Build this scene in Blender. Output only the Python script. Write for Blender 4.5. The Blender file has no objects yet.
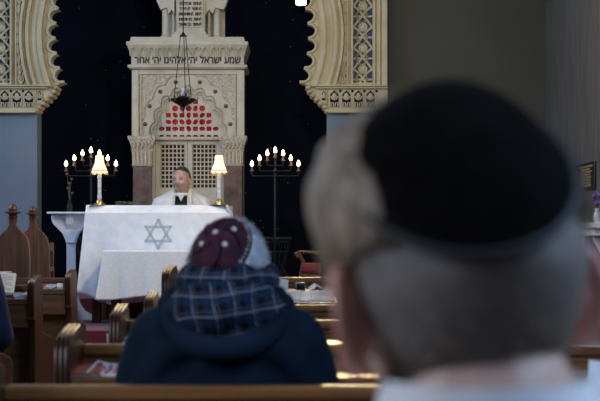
import bpy, bmesh, math, random
from mathutils import Vector, Matrix, noise
random.seed(7)
PI = math.pi; F = 1417.0; HZ = 231.0; CAMZ = 1.2
sc = bpy.context.scene; COL = sc.collection
def P(x, y, d): return Vector(((x-300)*d/F, d, CAMZ+(HZ-y)*d/F))
def PX(x, d): return (x-300)*d/F
def PZ(y, d): return CAMZ+(HZ-y)*d/F

# ------------------------------------------------------------ materials
def nmat(name, col, rough=.6, metal=0, emit=None, estr=0, spec=.5, coat=0, sheen=0, trans=0, sss=0):
    m = bpy.data.materials.new(name); m.use_nodes = True
    b = m.node_tree.nodes['Principled BSDF']
    b.inputs['Base Color'].default_value = (*col, 1); b.inputs['Roughness'].default_value = rough
    b.inputs['Metallic'].default_value = metal; b.inputs['Specular IOR Level'].default_value = spec
    b.inputs['Coat Weight'].default_value = coat; b.inputs['Sheen Weight'].default_value = sheen
    b.inputs['Transmission Weight'].default_value = trans
    if sss: b.inputs['Subsurface Weight'].default_value = sss; b.inputs['Subsurface Radius'].default_value = (.02, .008, .004)
    if emit: b.inputs['Emission Color'].default_value = (*emit, 1); b.inputs['Emission Strength'].default_value = estr
    return m
def N(m, t, **k):
    n = m.node_tree.nodes.new(t)
    for a, v in k.items():
        if a in n.inputs: n.inputs[a].default_value = v
        else: setattr(n, a, v)
    return n
def L(m, a, b): m.node_tree.links.new(a, b)
def vary(m, c1, c2, scale=(1, 1, 1), nscale=5, detail=5, bump=0, bscale=None, kind='noise', lo=.35, hi=.65, bd=.01):
    """noise-driven colour mix + bump, object coordinates"""
    b = m.node_tree.nodes['Principled BSDF']
    tc = N(m, 'ShaderNodeTexCoord'); mp = N(m, 'ShaderNodeMapping'); mp.inputs['Scale'].default_value = scale
    L(m, tc.outputs['Object'], mp.inputs['Vector'])
    if kind == 'noise': t = N(m, 'ShaderNodeTexNoise', Scale=nscale, Detail=detail); out = t.outputs['Fac']
    else: t = N(m, 'ShaderNodeTexVoronoi', Scale=nscale); out = t.outputs['Distance']
    L(m, mp.outputs[0], t.inputs['Vector'])
    r = N(m, 'ShaderNodeValToRGB'); r.color_ramp.elements[0].position = lo; r.color_ramp.elements[1].position = hi
    r.color_ramp.elements[0].color = (*c1, 1); r.color_ramp.elements[1].color = (*c2, 1)
    L(m, out, r.inputs[0]); L(m, r.outputs[0], b.inputs['Base Color'])
    if bump:
        t2 = t
        if bscale:
            t2 = N(m, 'ShaderNodeTexNoise', Scale=bscale, Detail=4); L(m, mp.outputs[0], t2.inputs['Vector']); out = t2.outputs['Fac']
        bp = N(m, 'ShaderNodeBump', Strength=bump, Distance=bd); L(m, out, bp.inputs['Height']); L(m, bp.outputs[0], b.inputs['Normal'])
    return m
M = {}
M['wood'] = vary(nmat('pew wood', (.2, .1, .04), .32, coat=.7), (.095, .036, .009), (.24, .10, .026), (.5, 7, 7), 5, 6, .08, 14)
M['wood'].node_tree.nodes['Principled BSDF'].inputs['Coat Roughness'].default_value = .36
M['wood_dark'] = vary(nmat('dark varnished wood', (.08, .04, .02), .4, spec=.3), (.028, .011, .005), (.085, .034, .013), (6, 6, .7), 5, 6, .1, 14)
M['chairwood'] = vary(nmat('carved chair wood', (.2, .1, .04), .4), (.045, .017, .006), (.125, .052, .018), (7, 7, .6), 5, 6, .1, 12)
M['stone'] = vary(nmat('cream stone', (.6, .55, .43), .6), (.53, .50, .385), (.63, .595, .475), nscale=6, bump=.15, bscale=60)
M['carved'] = vary(nmat('carved cream stone', (.55, .5, .4), .65), (.42, .385, .30), (.68, .63, .51), nscale=55, detail=3, kind='noise', bump=.9, bd=.02)
M['archstone'] = vary(nmat('painted arch plaster', (.5, .45, .3), .6), (.44, .38, .235), (.53, .47, .31), nscale=4, bump=.1, bscale=50)
M['archcarve'] = vary(nmat('carved arch plaster', (.4, .36, .24), .7), (.07, .07, .07), (.50, .45, .30), nscale=45, detail=2, bump=.6, lo=.42, hi=.5, bd=.01)
M['marble'] = vary(nmat('red brown marble', (.2, .11, .09), .3), (.085, .05, .042), (.17, .11, .095), nscale=14, detail=8)
M['navy'] = vary(nmat('navy plaster', (.003, .009, .03), .8, spec=.12), (.0025, .0075, .024), (.004, .011, .034), nscale=2)
M['bluepanel'] = nmat('blue backing', (.02, .05, .19), .6)
M['redglass'] = vary(nmat('red glass', (.45, .015, .03), .15), (.32, .006, .015), (.62, .03, .05), nscale=11, detail=1)
M['curtain'] = vary(nmat('maroon curtain', (.05, .014, .012), .8), (.035, .012, .010), (.085, .022, .016), (8, 8, .3), 6)
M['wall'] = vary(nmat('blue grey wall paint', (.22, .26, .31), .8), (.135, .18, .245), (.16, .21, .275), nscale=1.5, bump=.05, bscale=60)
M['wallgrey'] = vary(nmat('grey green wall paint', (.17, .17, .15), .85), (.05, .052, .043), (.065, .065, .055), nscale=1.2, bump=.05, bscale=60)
M['sidewall'] = vary(nmat('streaked side wall', (.2, .21, .22), .85), (.065, .07, .073), (.115, .12, .123), (9, 9, .5), 4, 6, .1, 20)
M['floor'] = vary(nmat('floor boards', (.05, .03, .02), .55), (.035, .02, .014), (.07, .04, .025), (7, .6, 1), 4)
M['ceil'] = vary(nmat('ceiling plaster', (.4, .39, .36), .9), (.36, .35, .32), (.42, .41, .38), nscale=1)
M['carpet'] = vary(nmat('crimson carpet', (.17, .008, .03), .95, sheen=.2), (.085, .004, .014), (.13, .007, .024), nscale=90, bump=.3)
M['cloth'] = vary(nmat('daylight tinted white linen', (.8, .8, .82), .85, sheen=.2), (.66, .71, .79), (.76, .80, .87), nscale=14, bump=.25, bscale=9, bd=.02)  # blue of the daylight is tinted into the white linen's colour
M['cloth2'] = vary(nmat('daylight tinted woven linen', (.75, .76, .8), .9), (.60, .66, .75), (.70, .75, .82), nscale=85, detail=3, bump=.3, bd=.004)  # white weave, its colour also carries the bluish daylight tint
M['embroid'] = nmat('blue grey thread', (.34, .41, .50), .7)
M['white'] = vary(nmat('white paint', (.62, .64, .68), .5), (.58, .60, .64), (.66, .68, .72), nscale=3)
M['iron'] = vary(nmat('dark iron', (.02, .02, .022), .45, metal=.6), (.012, .012, .014), (.03, .03, .033), nscale=20)
M['bronze'] = nmat('dull bronze', (.16, .12, .07), .4, metal=.8)
M['brass'] = nmat('brass', (.5, .36, .15), .3, metal=.9)
M['candle'] = nmat('candle tube', (.16, .11, .07), .6)
M['flame'] = nmat('candle bulb', (1, .7, .4), .5, emit=(1, .66, .36), estr=16)
M['shade'] = nmat('lit lamp shade', (.9, .75, .5), .8, emit=(1, .70, .40), estr=1.1)
M['pendant'] = nmat('lit pendant glass', (1, 1, 1), .5, emit=(1, .95, .82), estr=9)
M['porcelain'] = vary(nmat('pale porcelain', (.6, .62, .66), .25, coat=.5), (.35, .40, .50), (.75, .77, .80), nscale=30)
M['skin'] = vary(nmat('skin', (.5, .33, .26), .5, sss=.1), (.47, .29, .225), (.58, .38, .30), nscale=18, detail=3, bump=.1, bscale=120, bd=.001)
M['skin_ear'] = vary(nmat('ruddy skin', (.5, .2, .16), .5, sss=.3), (.55, .24, .19), (.68, .33, .27), nscale=25, detail=3)
M['eyewhite'] = nmat('eye white', (.8, .78, .75), .2)
M['iris'] = nmat('iris', (.03, .025, .02), .2)
M['lip'] = nmat('lip', (.42, .16, .14), .45)
M['hair_brown'] = vary(nmat('greying brown hair', (.2, .16, .12), .65), (.15, .108, .075), (.38, .29, .205), (10, 10, 3), 12)
M['hair_fade'] = vary(nmat('cropped grey hair', (.2, .18, .17), .7), (.11, .094, .085), (.215, .185, .17), (6, 6, 2), 60)
M['hair_white'] = vary(nmat('white hair', (.6, .62, .66), .6), (.45, .48, .53), (.72, .74, .78), (5, 5, 5), 12)
M['hair_dark'] = nmat('dark brown hair', (.05, .035, .03), .6)
M['velvet'] = vary(nmat('black velvet', (.003, .003, .005), .95, spec=.04), (.0028, .0024, .0024), (.005, .0045, .0045), nscale=60)
M['blacktrim'] = nmat('black satin trim', (.006, .008, .012), .6)
M['maroon'] = vary(nmat('maroon velvet', (.06, .015, .03), .8, spec=.2), (.03, .008, .017), (.065, .017, .032), nscale=25, bump=.3, bd=.003)
M['pearl'] = nmat('pearl thread', (.75, .66, .6), .4)
M['coat'] = vary(nmat('navy coat cloth', (.006, .018, .045), .85, spec=.15), (.003, .008, .018), (.006, .015, .032), nscale=5, bump=.35, bscale=7, bd=.03)
M['shirt'] = vary(nmat('white shirt', (.75, .75, .77), .8), (.7, .7, .72), (.8, .8, .82), nscale=10, bump=.1)
M['blacksuit'] = nmat('black suit', (.008, .008, .009), .75)
M['tallit'] = vary(nmat('cream prayer shawl', (.7, .7, .7), .8), (.62, .63, .65), (.76, .76, .75), (1, 6, 1), 6, bump=.2, bd=.01)
M['tallit_warm'] = nmat('ivory collar band', (.72, .66, .48), .7)
M['jeans'] = vary(nmat('dark blue trousers', (.012, .03, .09), .85), (.008, .02, .06), (.018, .04, .12), nscale=9, bump=.3, bd=.02)
M['paper'] = vary(nmat('white paper', (.75, .76, .78), .85), (.68, .69, .72), (.80, .81, .82), nscale=8)
M['pink'] = nmat('pink print', (.6, .2, .35), .8)
M['print'] = nmat('grey print', (.35, .36, .38), .9)
M['redcover'] = nmat('red book cover', (.25, .008, .02), .55)
M['navycover'] = nmat('navy book cover', (.015, .025, .07), .55)
M['bluecover'] = nmat('pale blue book cover', (.25, .33, .5), .6)
M['greencover'] = nmat('grey green book cover', (.10, .12, .085), .7)
M['phone'] = nmat('black glass', (.006, .006, .008), .15)
M['silver'] = nmat('silver metal', (.5, .5, .52), .3, metal=.9)
M['leather'] = nmat('crimson leather', (.16, .008, .02), .45)
M['leaf'] = vary(nmat('green leaf', (.05, .09, .03), .6), (.035, .06, .02), (.09, .13, .05), nscale=30)
M['petal'] = nmat('dusky pink petal', (.11, .06, .055), .7)
M['purple'] = nmat('purple petal', (.12, .06, .3), .7)
M['signblack'] = nmat('black plaque', (.008, .008, .01), .3)
M['gold'] = nmat('gold lettering', (.32, .27, .16), .5)
M['ink'] = nmat('dark incised letters', (.06, .05, .04), .8)
M['winglass'] = nmat('bright window glass', (.7, .8, 1), .4, emit=(.62, .78, 1), estr=1.2)

def plaid():
    m = nmat('plaid flannel', (.02, .03, .06), .95, spec=.1); b = m.node_tree.nodes['Principled BSDF']
    tc = N(m, 'ShaderNodeTexCoord'); sp = N(m, 'ShaderNodeSeparateXYZ')
    ns = N(m, 'ShaderNodeTexNoise', Scale=5., Detail=1.)
    L(m, tc.outputs['UV'], ns.inputs['Vector'])
    mx = N(m, 'ShaderNodeMix', data_type='VECTOR'); mx.inputs[0].default_value = .05
    L(m, tc.outputs['UV'], mx.inputs[4]); L(m, ns.outputs['Color'], mx.inputs[5]); L(m, mx.outputs[1], sp.inputs[0])
    def stripe(sock, freq, width, off=0.):
        a = N(m, 'ShaderNodeMath', operation='MULTIPLY_ADD'); a.inputs[1].default_value = freq; a.inputs[2].default_value = off
        f = N(m, 'ShaderNodeMath', operation='FRACT'); c = N(m, 'ShaderNodeMath', operation='LESS_THAN'); c.inputs[1].default_value = width
        L(m, sock, a.inputs[0]); L(m, a.outputs[0], f.inputs[0]); L(m, f.outputs[0], c.inputs[0]); return c.outputs[0]
    def over(prev, fac, col, amt):
        k = N(m, 'ShaderNodeMath', operation='MULTIPLY'); k.inputs[1].default_value = amt; L(m, fac, k.inputs[0])
        x = N(m, 'ShaderNodeMix', data_type='RGBA'); L(m, k.outputs[0], x.inputs[0]); L(m, prev, x.inputs[6]); x.inputs[7].default_value = (*col, 1); return x.outputs[2]
    rgb = N(m, 'ShaderNodeRGB'); rgb.outputs[0].default_value = (.005, .008, .017, 1); c = rgb.outputs[0]
    for s in (0, 1):
        c = over(c, stripe(sp.outputs[s], 11, .30, .1), (.014, .03, .062), .6)
        c = over(c, stripe(sp.outputs[s], 11, .06, .7), (.26, .29, .36), .7)
        c = over(c, stripe(sp.outputs[s], 11, .05, .5), (.12, .10, .12), .7)
    L(m, c, b.inputs['Base Color']); return m
M['plaid'] = plaid()

# ------------------------------------------------------------ helpers
class MB:
    def __init__(s): s.bm = bmesh.new()
    def box(s, x0, x1, y0, y1, z0, z1):
        vs = [s.bm.verts.new((x, y, z)) for x in (x0, x1) for y in (y0, y1) for z in (z0, z1)]
        for f in ((0, 1, 3, 2), (4, 6, 7, 5), (0, 4, 5, 1), (2, 3, 7, 6), (0, 2, 6, 4), (1, 5, 7, 3)): s.bm.faces.new([vs[i] for i in f])
        return s
    def obox(s, mat, sx, sy, sz):
        n = len(s.bm.verts); s.box(-sx/2, sx/2, -sy/2, sy/2, -sz/2, sz/2)
        s.bm.verts.ensure_lookup_table()
        for v in s.bm.verts[n:]: v.co = mat @ v.co
        return s
    def loft(s, rings, close=True, cap=True):
        R = [[s.bm.verts.new(p) for p in r] for r in rings]
        n = len(R[0])
        for a, b in zip(R, R[1:]):
            for i in range(n if close else n-1): s.bm.faces.new((a[i], a[(i+1) % n], b[(i+1) % n], b[i]))
        if cap and close: s.bm.faces.new(R[0][::-1]); s.bm.faces.new(R[-1])
        return s
    def sq(s, cx, cy, prof):
        return s.loft([[(cx-hx, cy-hy, z), (cx+hx, cy-hy, z), (cx+hx, cy+hy, z), (cx-hx, cy+hy, z)] for z, hx, hy in prof])
    def lathe(s, c, prof, n=20):
        return s.loft([[(c[0]+max(r, .0004)*math.cos(2*PI*i/n), c[1]+max(r, .0004)*math.sin(2*PI*i/n), c[2]+z) for i in range(n)] for r, z in prof])
    def tube(s, pts, r, n=8, rf=None):
        pts = [Vector(p) for p in pts]; rings = []; up = None
        for i, p in enumerate(pts):
            t = (pts[min(i+1, len(pts)-1)]-pts[max(i-1, 0)])
            if t.length < 1e-9: t = Vector((0, 0, 1))
            t.normalize()
            if up is None: up = t.orthogonal().normalized()
            else:
                up = up - t*up.dot(t); up = up.normalized() if up.length > 1e-6 else t.orthogonal().normalized()
            v = t.cross(up); rr = r if rf is None else r*rf(i/(len(pts)-1))
            rings.append([p+rr*(up*math.cos(2*PI*k/n)+v*math.sin(2*PI*k/n)) for k in range(n)])
        return s.loft(rings)
    def sphere(s, c, r, u=16, v=10, rot=None):
        if not hasattr(r, '__len__'): r = (r, r, r)
        m = Matrix.Translation(Vector(c)) @ (rot.to_4x4() if rot else Matrix.Identity(4)) @ Matrix.Diagonal((*r, 1))
        new = s.bm.verts.new; fn = s.bm.faces.new
        a = new(m @ Vector((0, 0, 1))); b = new(m @ Vector((0, 0, -1)))
        R = [[new(m @ Vector((math.sin(PI*j/v)*math.cos(2*PI*i/u), math.sin(PI*j/v)*math.sin(2*PI*i/u), math.cos(PI*j/v)))) for i in range(u)] for j in range(1, v)]
        for i in range(u):
            k = (i+1) % u; fn((a, R[0][i], R[0][k])); fn((b, R[-1][k], R[-1][i]))
            for j in range(v-2): fn((R[j][i], R[j+1][i], R[j+1][k], R[j][k]))
        return s
    def chain(s, pts, n=6):
        for (a, ra), (b, rb) in zip(pts, pts[1:]):
            a = Vector(a); b = Vector(b)
            ra = Vector(ra) if hasattr(ra, '__len__') else Vector((ra,)*3); rb = Vector(rb) if hasattr(rb, '__len__') else Vector((rb,)*3)
            for i in range(n+1): t = i/n; s.sphere(a.lerp(b, t), ra.lerp(rb, t), 14, 9)
        return s
    def prism(s, poly, axis, a, b):
        """poly: 2D outline; axis 'y' -> (x,z) extruded in y; 'x' -> (y,z) extruded in x; 'z' -> (x,y)"""
        f = {'y': lambda p, t: (p[0], t, p[1]), 'x': lambda p, t: (t, p[0], p[1]), 'z': lambda p, t: (p[0], p[1], t)}[axis]
        return s.loft([[f(p, a) for p in poly], [f(p, b) for p in poly]])
    def obj(s, name, mat, parent=None, smooth=False, bevel=0, loc=None):
        bm = s.bm
        bmesh.ops.recalc_face_normals(bm, faces=bm.faces)
        if smooth:
            for f in bm.faces: f.smooth = True
            for e in bm.edges:
                if len(e.link_faces) == 2 and e.calc_face_angle(0) > .7: e.smooth = False
        me = bpy.data.meshes.new(name); bm.to_mesh(me); bm.free()
        return link(name, me, mat, parent, bevel, loc)
def link(name, me, mat, parent=None, bevel=0, loc=None):
    o = bpy.data.objects.new(name, me); COL.objects.link(o)
    if mat:
        me.materials.clear(); me.materials.append(M[mat] if isinstance(mat, str) else mat)
    if parent: o.parent = parent
    if loc is not None: o.location = loc
    if bevel:
        b = o.modifiers.new('bevel', 'BEVEL'); b.width = bevel; b.segments = 2; b.limit_method = 'ANGLE'; b.angle_limit = .6
    return o
def bake(o, name, mat, parent=None, smooth=True):
    bpy.context.view_layer.update(); dg = bpy.context.evaluated_depsgraph_get()
    me = bpy.data.meshes.new_from_object(o.evaluated_get(dg)); d = o.data
    bpy.data.objects.remove(o)
    for p in me.polygons: p.use_smooth = smooth
    me.name = name
    return link(name, me, mat, parent)
def fuse(mb, name, mat, parent, voxel=.006, sm=6, fac=.5):
    o = mb.obj('tmp', None); r = o.modifiers.new('r', 'REMESH'); r.mode = 'VOXEL'; r.voxel_size = voxel
    if sm: q = o.modifiers.new('s', 'SMOOTH'); q.iterations = sm; q.factor = fac
    return bake(o, name, mat, parent)
def plate(name, outer, holes, y0, y1, mat, parent=None, bevel=0):
    """flat plate in the XZ plane with holes, from depth y0 (front) to y1"""
    c = bpy.data.curves.new('c', 'CURVE'); c.dimensions = '2D'; c.fill_mode = 'BOTH'; c.extrude = (y1-y0)/2 - bevel; c.bevel_depth = bevel; c.bevel_resolution = 1
    for pl in [outer]+list(holes):
        sp = c.splines.new('POLY'); sp.points.add(len(pl)-1); sp.use_cyclic_u = True
        for q, p in zip(sp.points, pl): q.co = (p[0], p[1], 0, 1)
    o = bpy.data.objects.new('t', c); COL.objects.link(o)
    r = bake(o, name, mat, parent, False)
    r.data.transform(Matrix.Rotation(PI/2, 4, 'X')); r.data.transform(Matrix.Translation((0, (y0+y1)/2, 0)))
    return r
def text(name, s, size, loc, mat, parent, depth=.004, offset=0, align='CENTER', width=None, bold=0):
    c = bpy.data.curves.new('t', 'FONT'); c.body = s; c.align_x = align; c.size = size; c.extrude = depth; c.offset = offset
    o = bpy.data.objects.new('t', c); COL.objects.link(o); r = bake(o, name, mat, parent, False)
    if width:
        xs = [v.co.x for v in r.data.vertices]; w = max(xs)-min(xs); mid = (max(xs)+min(xs))/2
        r.data.transform(Matrix.Translation((-mid, 0, 0))); r.data.transform(Matrix.Diagonal((width/w, 1, 1, 1)))
    if bold:
        bm = bmesh.new()
        for dx, dz in ((-bold, 0), (bold, 0), (0, bold), (0, -bold)):
            t = r.data.copy(); t.transform(Matrix.Translation((dx, dz, dx*.1))); bm.from_mesh(t); bpy.data.meshes.remove(t)
        bm.to_mesh(r.data); bm.free()
    r.data.transform(Matrix.Rotation(PI/2, 4, 'X')); r.data.transform(Matrix.Translation(loc)); return r
def tag(o, label, cat, group=None, kind=None):
    o['label'] = label; o['category'] = cat
    if group: o['group'] = group
    if kind: o['kind'] = kind
    return o
def empty(name, loc=(0, 0, 0), label=None, cat=None, group=None, rz=0):
    o = bpy.data.objects.new(name, None); COL.objects.link(o); o.location = loc; o.rotation_euler = (0, 0, rz); o.empty_display_size = .1
    if label: tag(o, label, cat, group)
    return o
def struct(o, label=None, cat=None):
    o['kind'] = 'structure'
    if label: o['label'] = label; o['category'] = cat
    return o
def copy_tree(o, parent=None):
    c = o.copy(); COL.objects.link(c)
    if parent: c.parent = parent
    for ch in [k for k in bpy.data.objects if k.parent == o]: copy_tree(ch, c)
    return c
def circ(cx, cy, r, n=16, a0=0, ry=None): return [(cx+r*math.cos(a0+2*PI*i/n), cy+(ry or r)*math.sin(a0+2*PI*i/n)) for i in range(n)]

# ------------------------------------------------------------ room shell
WL, WR, ZC, YB = -5.2, 2.49, 5.6, -3.0
DA = 14.3                                    # plane of the wall with the horseshoe arch
def ax(x): return PX(x, DA)
def az(y): return PZ(y, DA)
ACX, ACZ = ax(182.2), az(36)
struct(MB().box(WL-.2, WR+.2, YB, 16.6, -.2, 0).obj('floor', 'floor'), 'dark boarded floor between the pews', 'floor')
struct(MB().box(WL-.2, WR+.2, YB, 16.6, ZC, ZC+.2).obj('ceiling', 'ceil'), 'plain plaster ceiling', 'ceiling')
struct(MB().box(WL-.2, WR+.2, YB-.2, YB, 0, ZC).obj('wall_back', 'wall'), 'wall behind the camera', 'wall')
# arch wall (left, blue grey) with the horseshoe opening
xl, xr = ax(37), ax(327); zi = az(113)
RO = 152/ (F/DA)
pts = [(WL, 0), (xl, 0), (xl, zi)]
a0 = math.atan2(az(90)-ACZ, -math.sqrt(max(0, RO**2-(az(90)-ACZ)**2)))
a_start = a0 if a0 > 0 else a0+2*PI
n = 60; a_end = PI - a_start
for i in range(n+1):
    a = a_start + (a_end-a_start)*i/n
    pts.append((ACX+RO*math.cos(a), ACZ+RO*math.sin(a)))
xs = ax(388)
pts += [(xr, zi), (xr, 0), (xs, 0), (xs, ZC), (WL, ZC)]
struct(plate('wall_front', pts, [], DA, DA+.25, 'wall'), 'blue grey wall pierced by the tall horseshoe arch', 'wall')
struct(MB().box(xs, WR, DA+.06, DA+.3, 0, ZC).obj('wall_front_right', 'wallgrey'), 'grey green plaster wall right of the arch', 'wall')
# recess behind the arch
rb = 16.0
struct(MB().box(WL, WR, rb, rb+.2, 0, ZC).obj('wall_recess', 'navy'), 'dark navy wall behind the ark', 'wall')
struct(MB().box(ax(-24), ax(-20), DA+.25, rb, 0, ZC).obj('wall_recess_left', 'navy'))
struct(MB().box(ax(384), ax(388), DA+.3, rb, 0, ZC).obj('wall_recess_right', 'navy'))
# side walls with a window opening each
def side_wall(name, x0, x1, wins, mat, label):
    ys = YB; m = MB()
    edges = []
    for (ya, yb, za, zb) in wins:
        m.box(x0, x1, ys, ya, 0, ZC); m.box(x0, x1, ya, yb, 0, za); m.box(x0, x1, ya, yb, zb, ZC); ys = yb
    m.box(x0, x1, ys, 16.6, 0, ZC); struct(m.obj(name, mat), label, 'wall')
lw = [(-.7, 1.2, 1.7, 4.3), (9.2, 11.2, 1.9, 4.6)]; rw = [(-.4, 1.6, 1.5, 4.3), (8.6, 10.4, 1.9, 4.6)]
side_wall('wall_left', WL-.2, WL, lw, 'wall', 'painted wall on the left of the pews')
side_wall('wall_right', WR, WR+.2, rw, 'sidewall', 'streaked grey wall on the right carrying the plaque')
k = 0
for x, wins in ((WL-.1, lw), (WR+.1, rw)):
    for (ya, yb, za, zb) in wins:
        k += 1
        w = struct(empty('window_%d' % k, (x, (ya+yb)/2, za)), 'tall daylit window in the side wall', 'window')
        h = zb-za; q = (yb-ya)/2
        MB().box(-.02, .02, -q, q, 0, h).obj('pane', 'winglass', w)
        f = MB().box(-.05, .05, -q, -q+.06, 0, h).box(-.05, .05, q-.06, q, 0, h).box(-.05, .05, -q, q, 0, .06).box(-.05, .05, -q, q, h-.06, h).box(-.04, .04, -.02, .02, 0, h)
        for j in (1, 2): f.box(-.04, .04, -q, q, h*j/3-.02, h*j/3+.02)
        f.obj('window_frame', 'white', w)
# stepped carpeted platform
struct(MB().box(-3.3, WR, 10.7, DA, 0, .45).obj('trim_1', 'carpet', bevel=.01), 'crimson carpeted lower step of the platform', 'step')
struct(MB().box(PX(30, 12.2), WR, 12.2, rb, .45, .62).obj('trim_2', 'carpet', bevel=.01), 'crimson carpeted upper step under the ark', 'step')

# ------------------------------------------------------------ horseshoe arch (plaster work in front of the wall)
arch = empty('horseshoe_arch', (0, 0, 0)); tag(arch, 'cream scalloped horseshoe arch with pierced bands framing the dark recess', 'arch'); arch['kind'] = 'structure'
S = F/DA
def arcpts(r, a, b, n): return [(ACX+r*math.cos(a+(b-a)*i/n), ACZ+r*math.sin(a+(b-a)*i/n)) for i in range(n+1)]
zt = az(86)
def arc_angles(r):
    s = max(-1, min(1, (zt-ACZ)/r)); a = math.asin(s); return a, PI-a      # right springing .. left springing going over the top
def band(name, r0, r1, y0, y1, mat):
    a, b = arc_angles(r0); c, d = arc_angles(r1)
    return plate(name, arcpts(r0, a, b, 80)+arcpts(r1, d, c, 80), [], y0, y1, mat, arch, .0)
r = lambda px: px/S
band('arch_moulding', r(139), r(143.5), DA-.10, DA+.2, 'archstone')
band('arch_moulding', r(143.5), r(152), DA-.06, DA+.1, 'archstone')
band('arch_moulding', r(152), r(155), DA-.11, DA+.1, 'archstone')
band('arch_moulding', r(155), r(158.5), DA-.07, DA+.1, 'archstone')
band('arch_moulding', r(158.5), r(161), DA-.12, DA+.1, 'archstone')
# flat surround with the pierced strips cut out
xo = r(204)            # outer half width
pi0, pi1 = r(171), r(190)
top = ZC-.02
strips = []
for s in (-1, 1):
    z = zt+r(3); xx0, xx1 = ACX+s*pi0, ACX+s*pi1
    if xx0 > xx1: xx0, xx1 = xx1, xx0
    strips.append([(xx0, z), (xx1, z), (xx1, top-.3), (xx0, top-.3)])
aa, bb = arc_angles(r(161))
out = [(ACX+xo, zt), (ACX+xo, top), (ACX-xo, top), (ACX-xo, zt)] + arcpts(r(160), bb, aa, 80)
plate('arch_surround', out, strips, DA-.05, DA-.001, 'archstone', arch)
for s in (-1, 1):
    # raised straight mouldings
    for a, b, dpt in ((164, 165.6, .09), (168.6, 170.6, .10), (190.5, 193, .09), (193.5, 198, .07), (199, 204.5, .11)):
        x0, x1 = sorted((ACX+s*r(a), ACX+s*r(b)))
        MB().box(x0, x1, DA-dpt, DA-.05, zt, top).obj('frame_moulding', 'archstone', arch, bevel=.006)
    x0, x1 = sorted((ACX+s*pi0, ACX+s*pi1))
    # the wedge between ring and straight mouldings: leafy carving
    xin = ACX+s*r(164)
    w = [(xin, zt+.02)]
    ang = [math.asin((z_-ACZ)/r(162)) for z_ in [zt+.02+(ACZ-zt-.02)*i/20 for i in range(41)] if abs(z_-ACZ) < r(162)]
    ring = [(ACX+s*r(162)*math.cos(a), ACZ+r(162)*math.sin(a)) for a in ang]
    w = ring+[(xin, ring[-1][1]), (xin, ring[0][1])]
    plate('leaf_carving', w, [], DA-.062, DA-.05, 'archcarve', arch)
    lf = MB()
    for i in range(16):
        z = zt+.05+i*.10; rr_ = r(162); xx = ACX+s*(math.sqrt(max(0, rr_**2-(z-ACZ)**2))+r(164))/2 if abs(z-ACZ) < rr_ else None
        if xx is None: continue
        wv = (r(164)-math.sqrt(rr_**2-(z-ACZ)**2))*.42
        for q in (-1, 1): lf.tube([(xx, DA-.07, z-.03), (xx+q*wv*.8, DA-.075, z), (xx+q*wv*.5, DA-.07, z+.045)], .009, 6)
        lf.tube([(xx, DA-.07, z-.05), (xx, DA-.07, z+.05)], .007, 6)
    lf.obj('leaf_relief', 'archstone', arch, True)
    # pierced interlace strip: blue behind, ring chain in front
    MB().box(x0, x1, DA-.012, DA-.002, zt, top-.3).obj('blue_backing', 'bluepanel', arch)
    it = MB(); xc = (x0+x1)/2; hw = (x1-x0)/2
    per = r(21); z = zt+r(6)
    while z < top-.4:
        for q in (-1, 1):
            xq = xc - s*hw*.12
            it.tube([(xq+hw*.55*math.sin(t*2*PI), DA-.035, z+per/2*.62*math.cos(t*2*PI)+q*per*.0) for t in [i/14 for i in range(15)]], .013, 6)
            it.tube([(xc+q*hw, DA-.03, z+per*.5), (xc+q*hw*.35, DA-.035, z+per*.27), (xc-q*hw*.1, DA-.035, z), (xc-q*hw*.6, DA-.035, z-per*.28), (xc-q*hw, DA-.03, z-per*.5)], .013, 6)
        it.tube([(xc-hw, DA-.03, z), (xc+hw, DA-.03, z)], .012, 6)
        it.sphere((xc, DA-.035, z+per/2), (.028, .01, .028), 10, 6)
        it.tube([(xc+hw*.4*math.sin(t*2*PI), DA-.035, z+per/2+per*.17*math.cos(t*2*PI)) for t in [i/10 for i in range(11)]], .011, 6)
        z += per
    it.obj('interlace_tracery', 'archstone', arch, True)
# cusps along the inside of the ring
ca, cb = arc_angles(r(136)); nc = 33
for i in range(nc):
    a = ca+(cb-ca)*(i+.5)/nc; da = (cb-ca)/nc
    # little crescent: outer ring r(140), inner scallop cut
    px = []
    half = da/2
    R1, R0 = r(139.5), r(125)
    o1 = [(ACX+R1*math.cos(t), ACZ+R1*math.sin(t)) for t in (a-half, a, a+half)]
    tipa = (ACX+R0*math.cos(a+half), ACZ+R0*math.sin(a+half)); tipb = (ACX+R0*math.cos(a-half), ACZ+R0*math.sin(a-half))
    sc_ = []
    for j in range(11):
        t = j/10; th = a+half-2*half*t; rr_ = R0+(R1-R0)*(.08+.56*math.sin(PI*t)**.55)
        sc_.append((ACX+rr_*math.cos(th), ACZ+rr_*math.sin(th)))
    c_ = plate('arch_cusp', o1+sc_, [], DA-.03, DA+.17, 'archstone', arch)
    MB().tube([(x, DA-.04, z) for x, z in sc_], .016, 6).obj('cusp_rim', 'archstone', c_, True)
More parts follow.
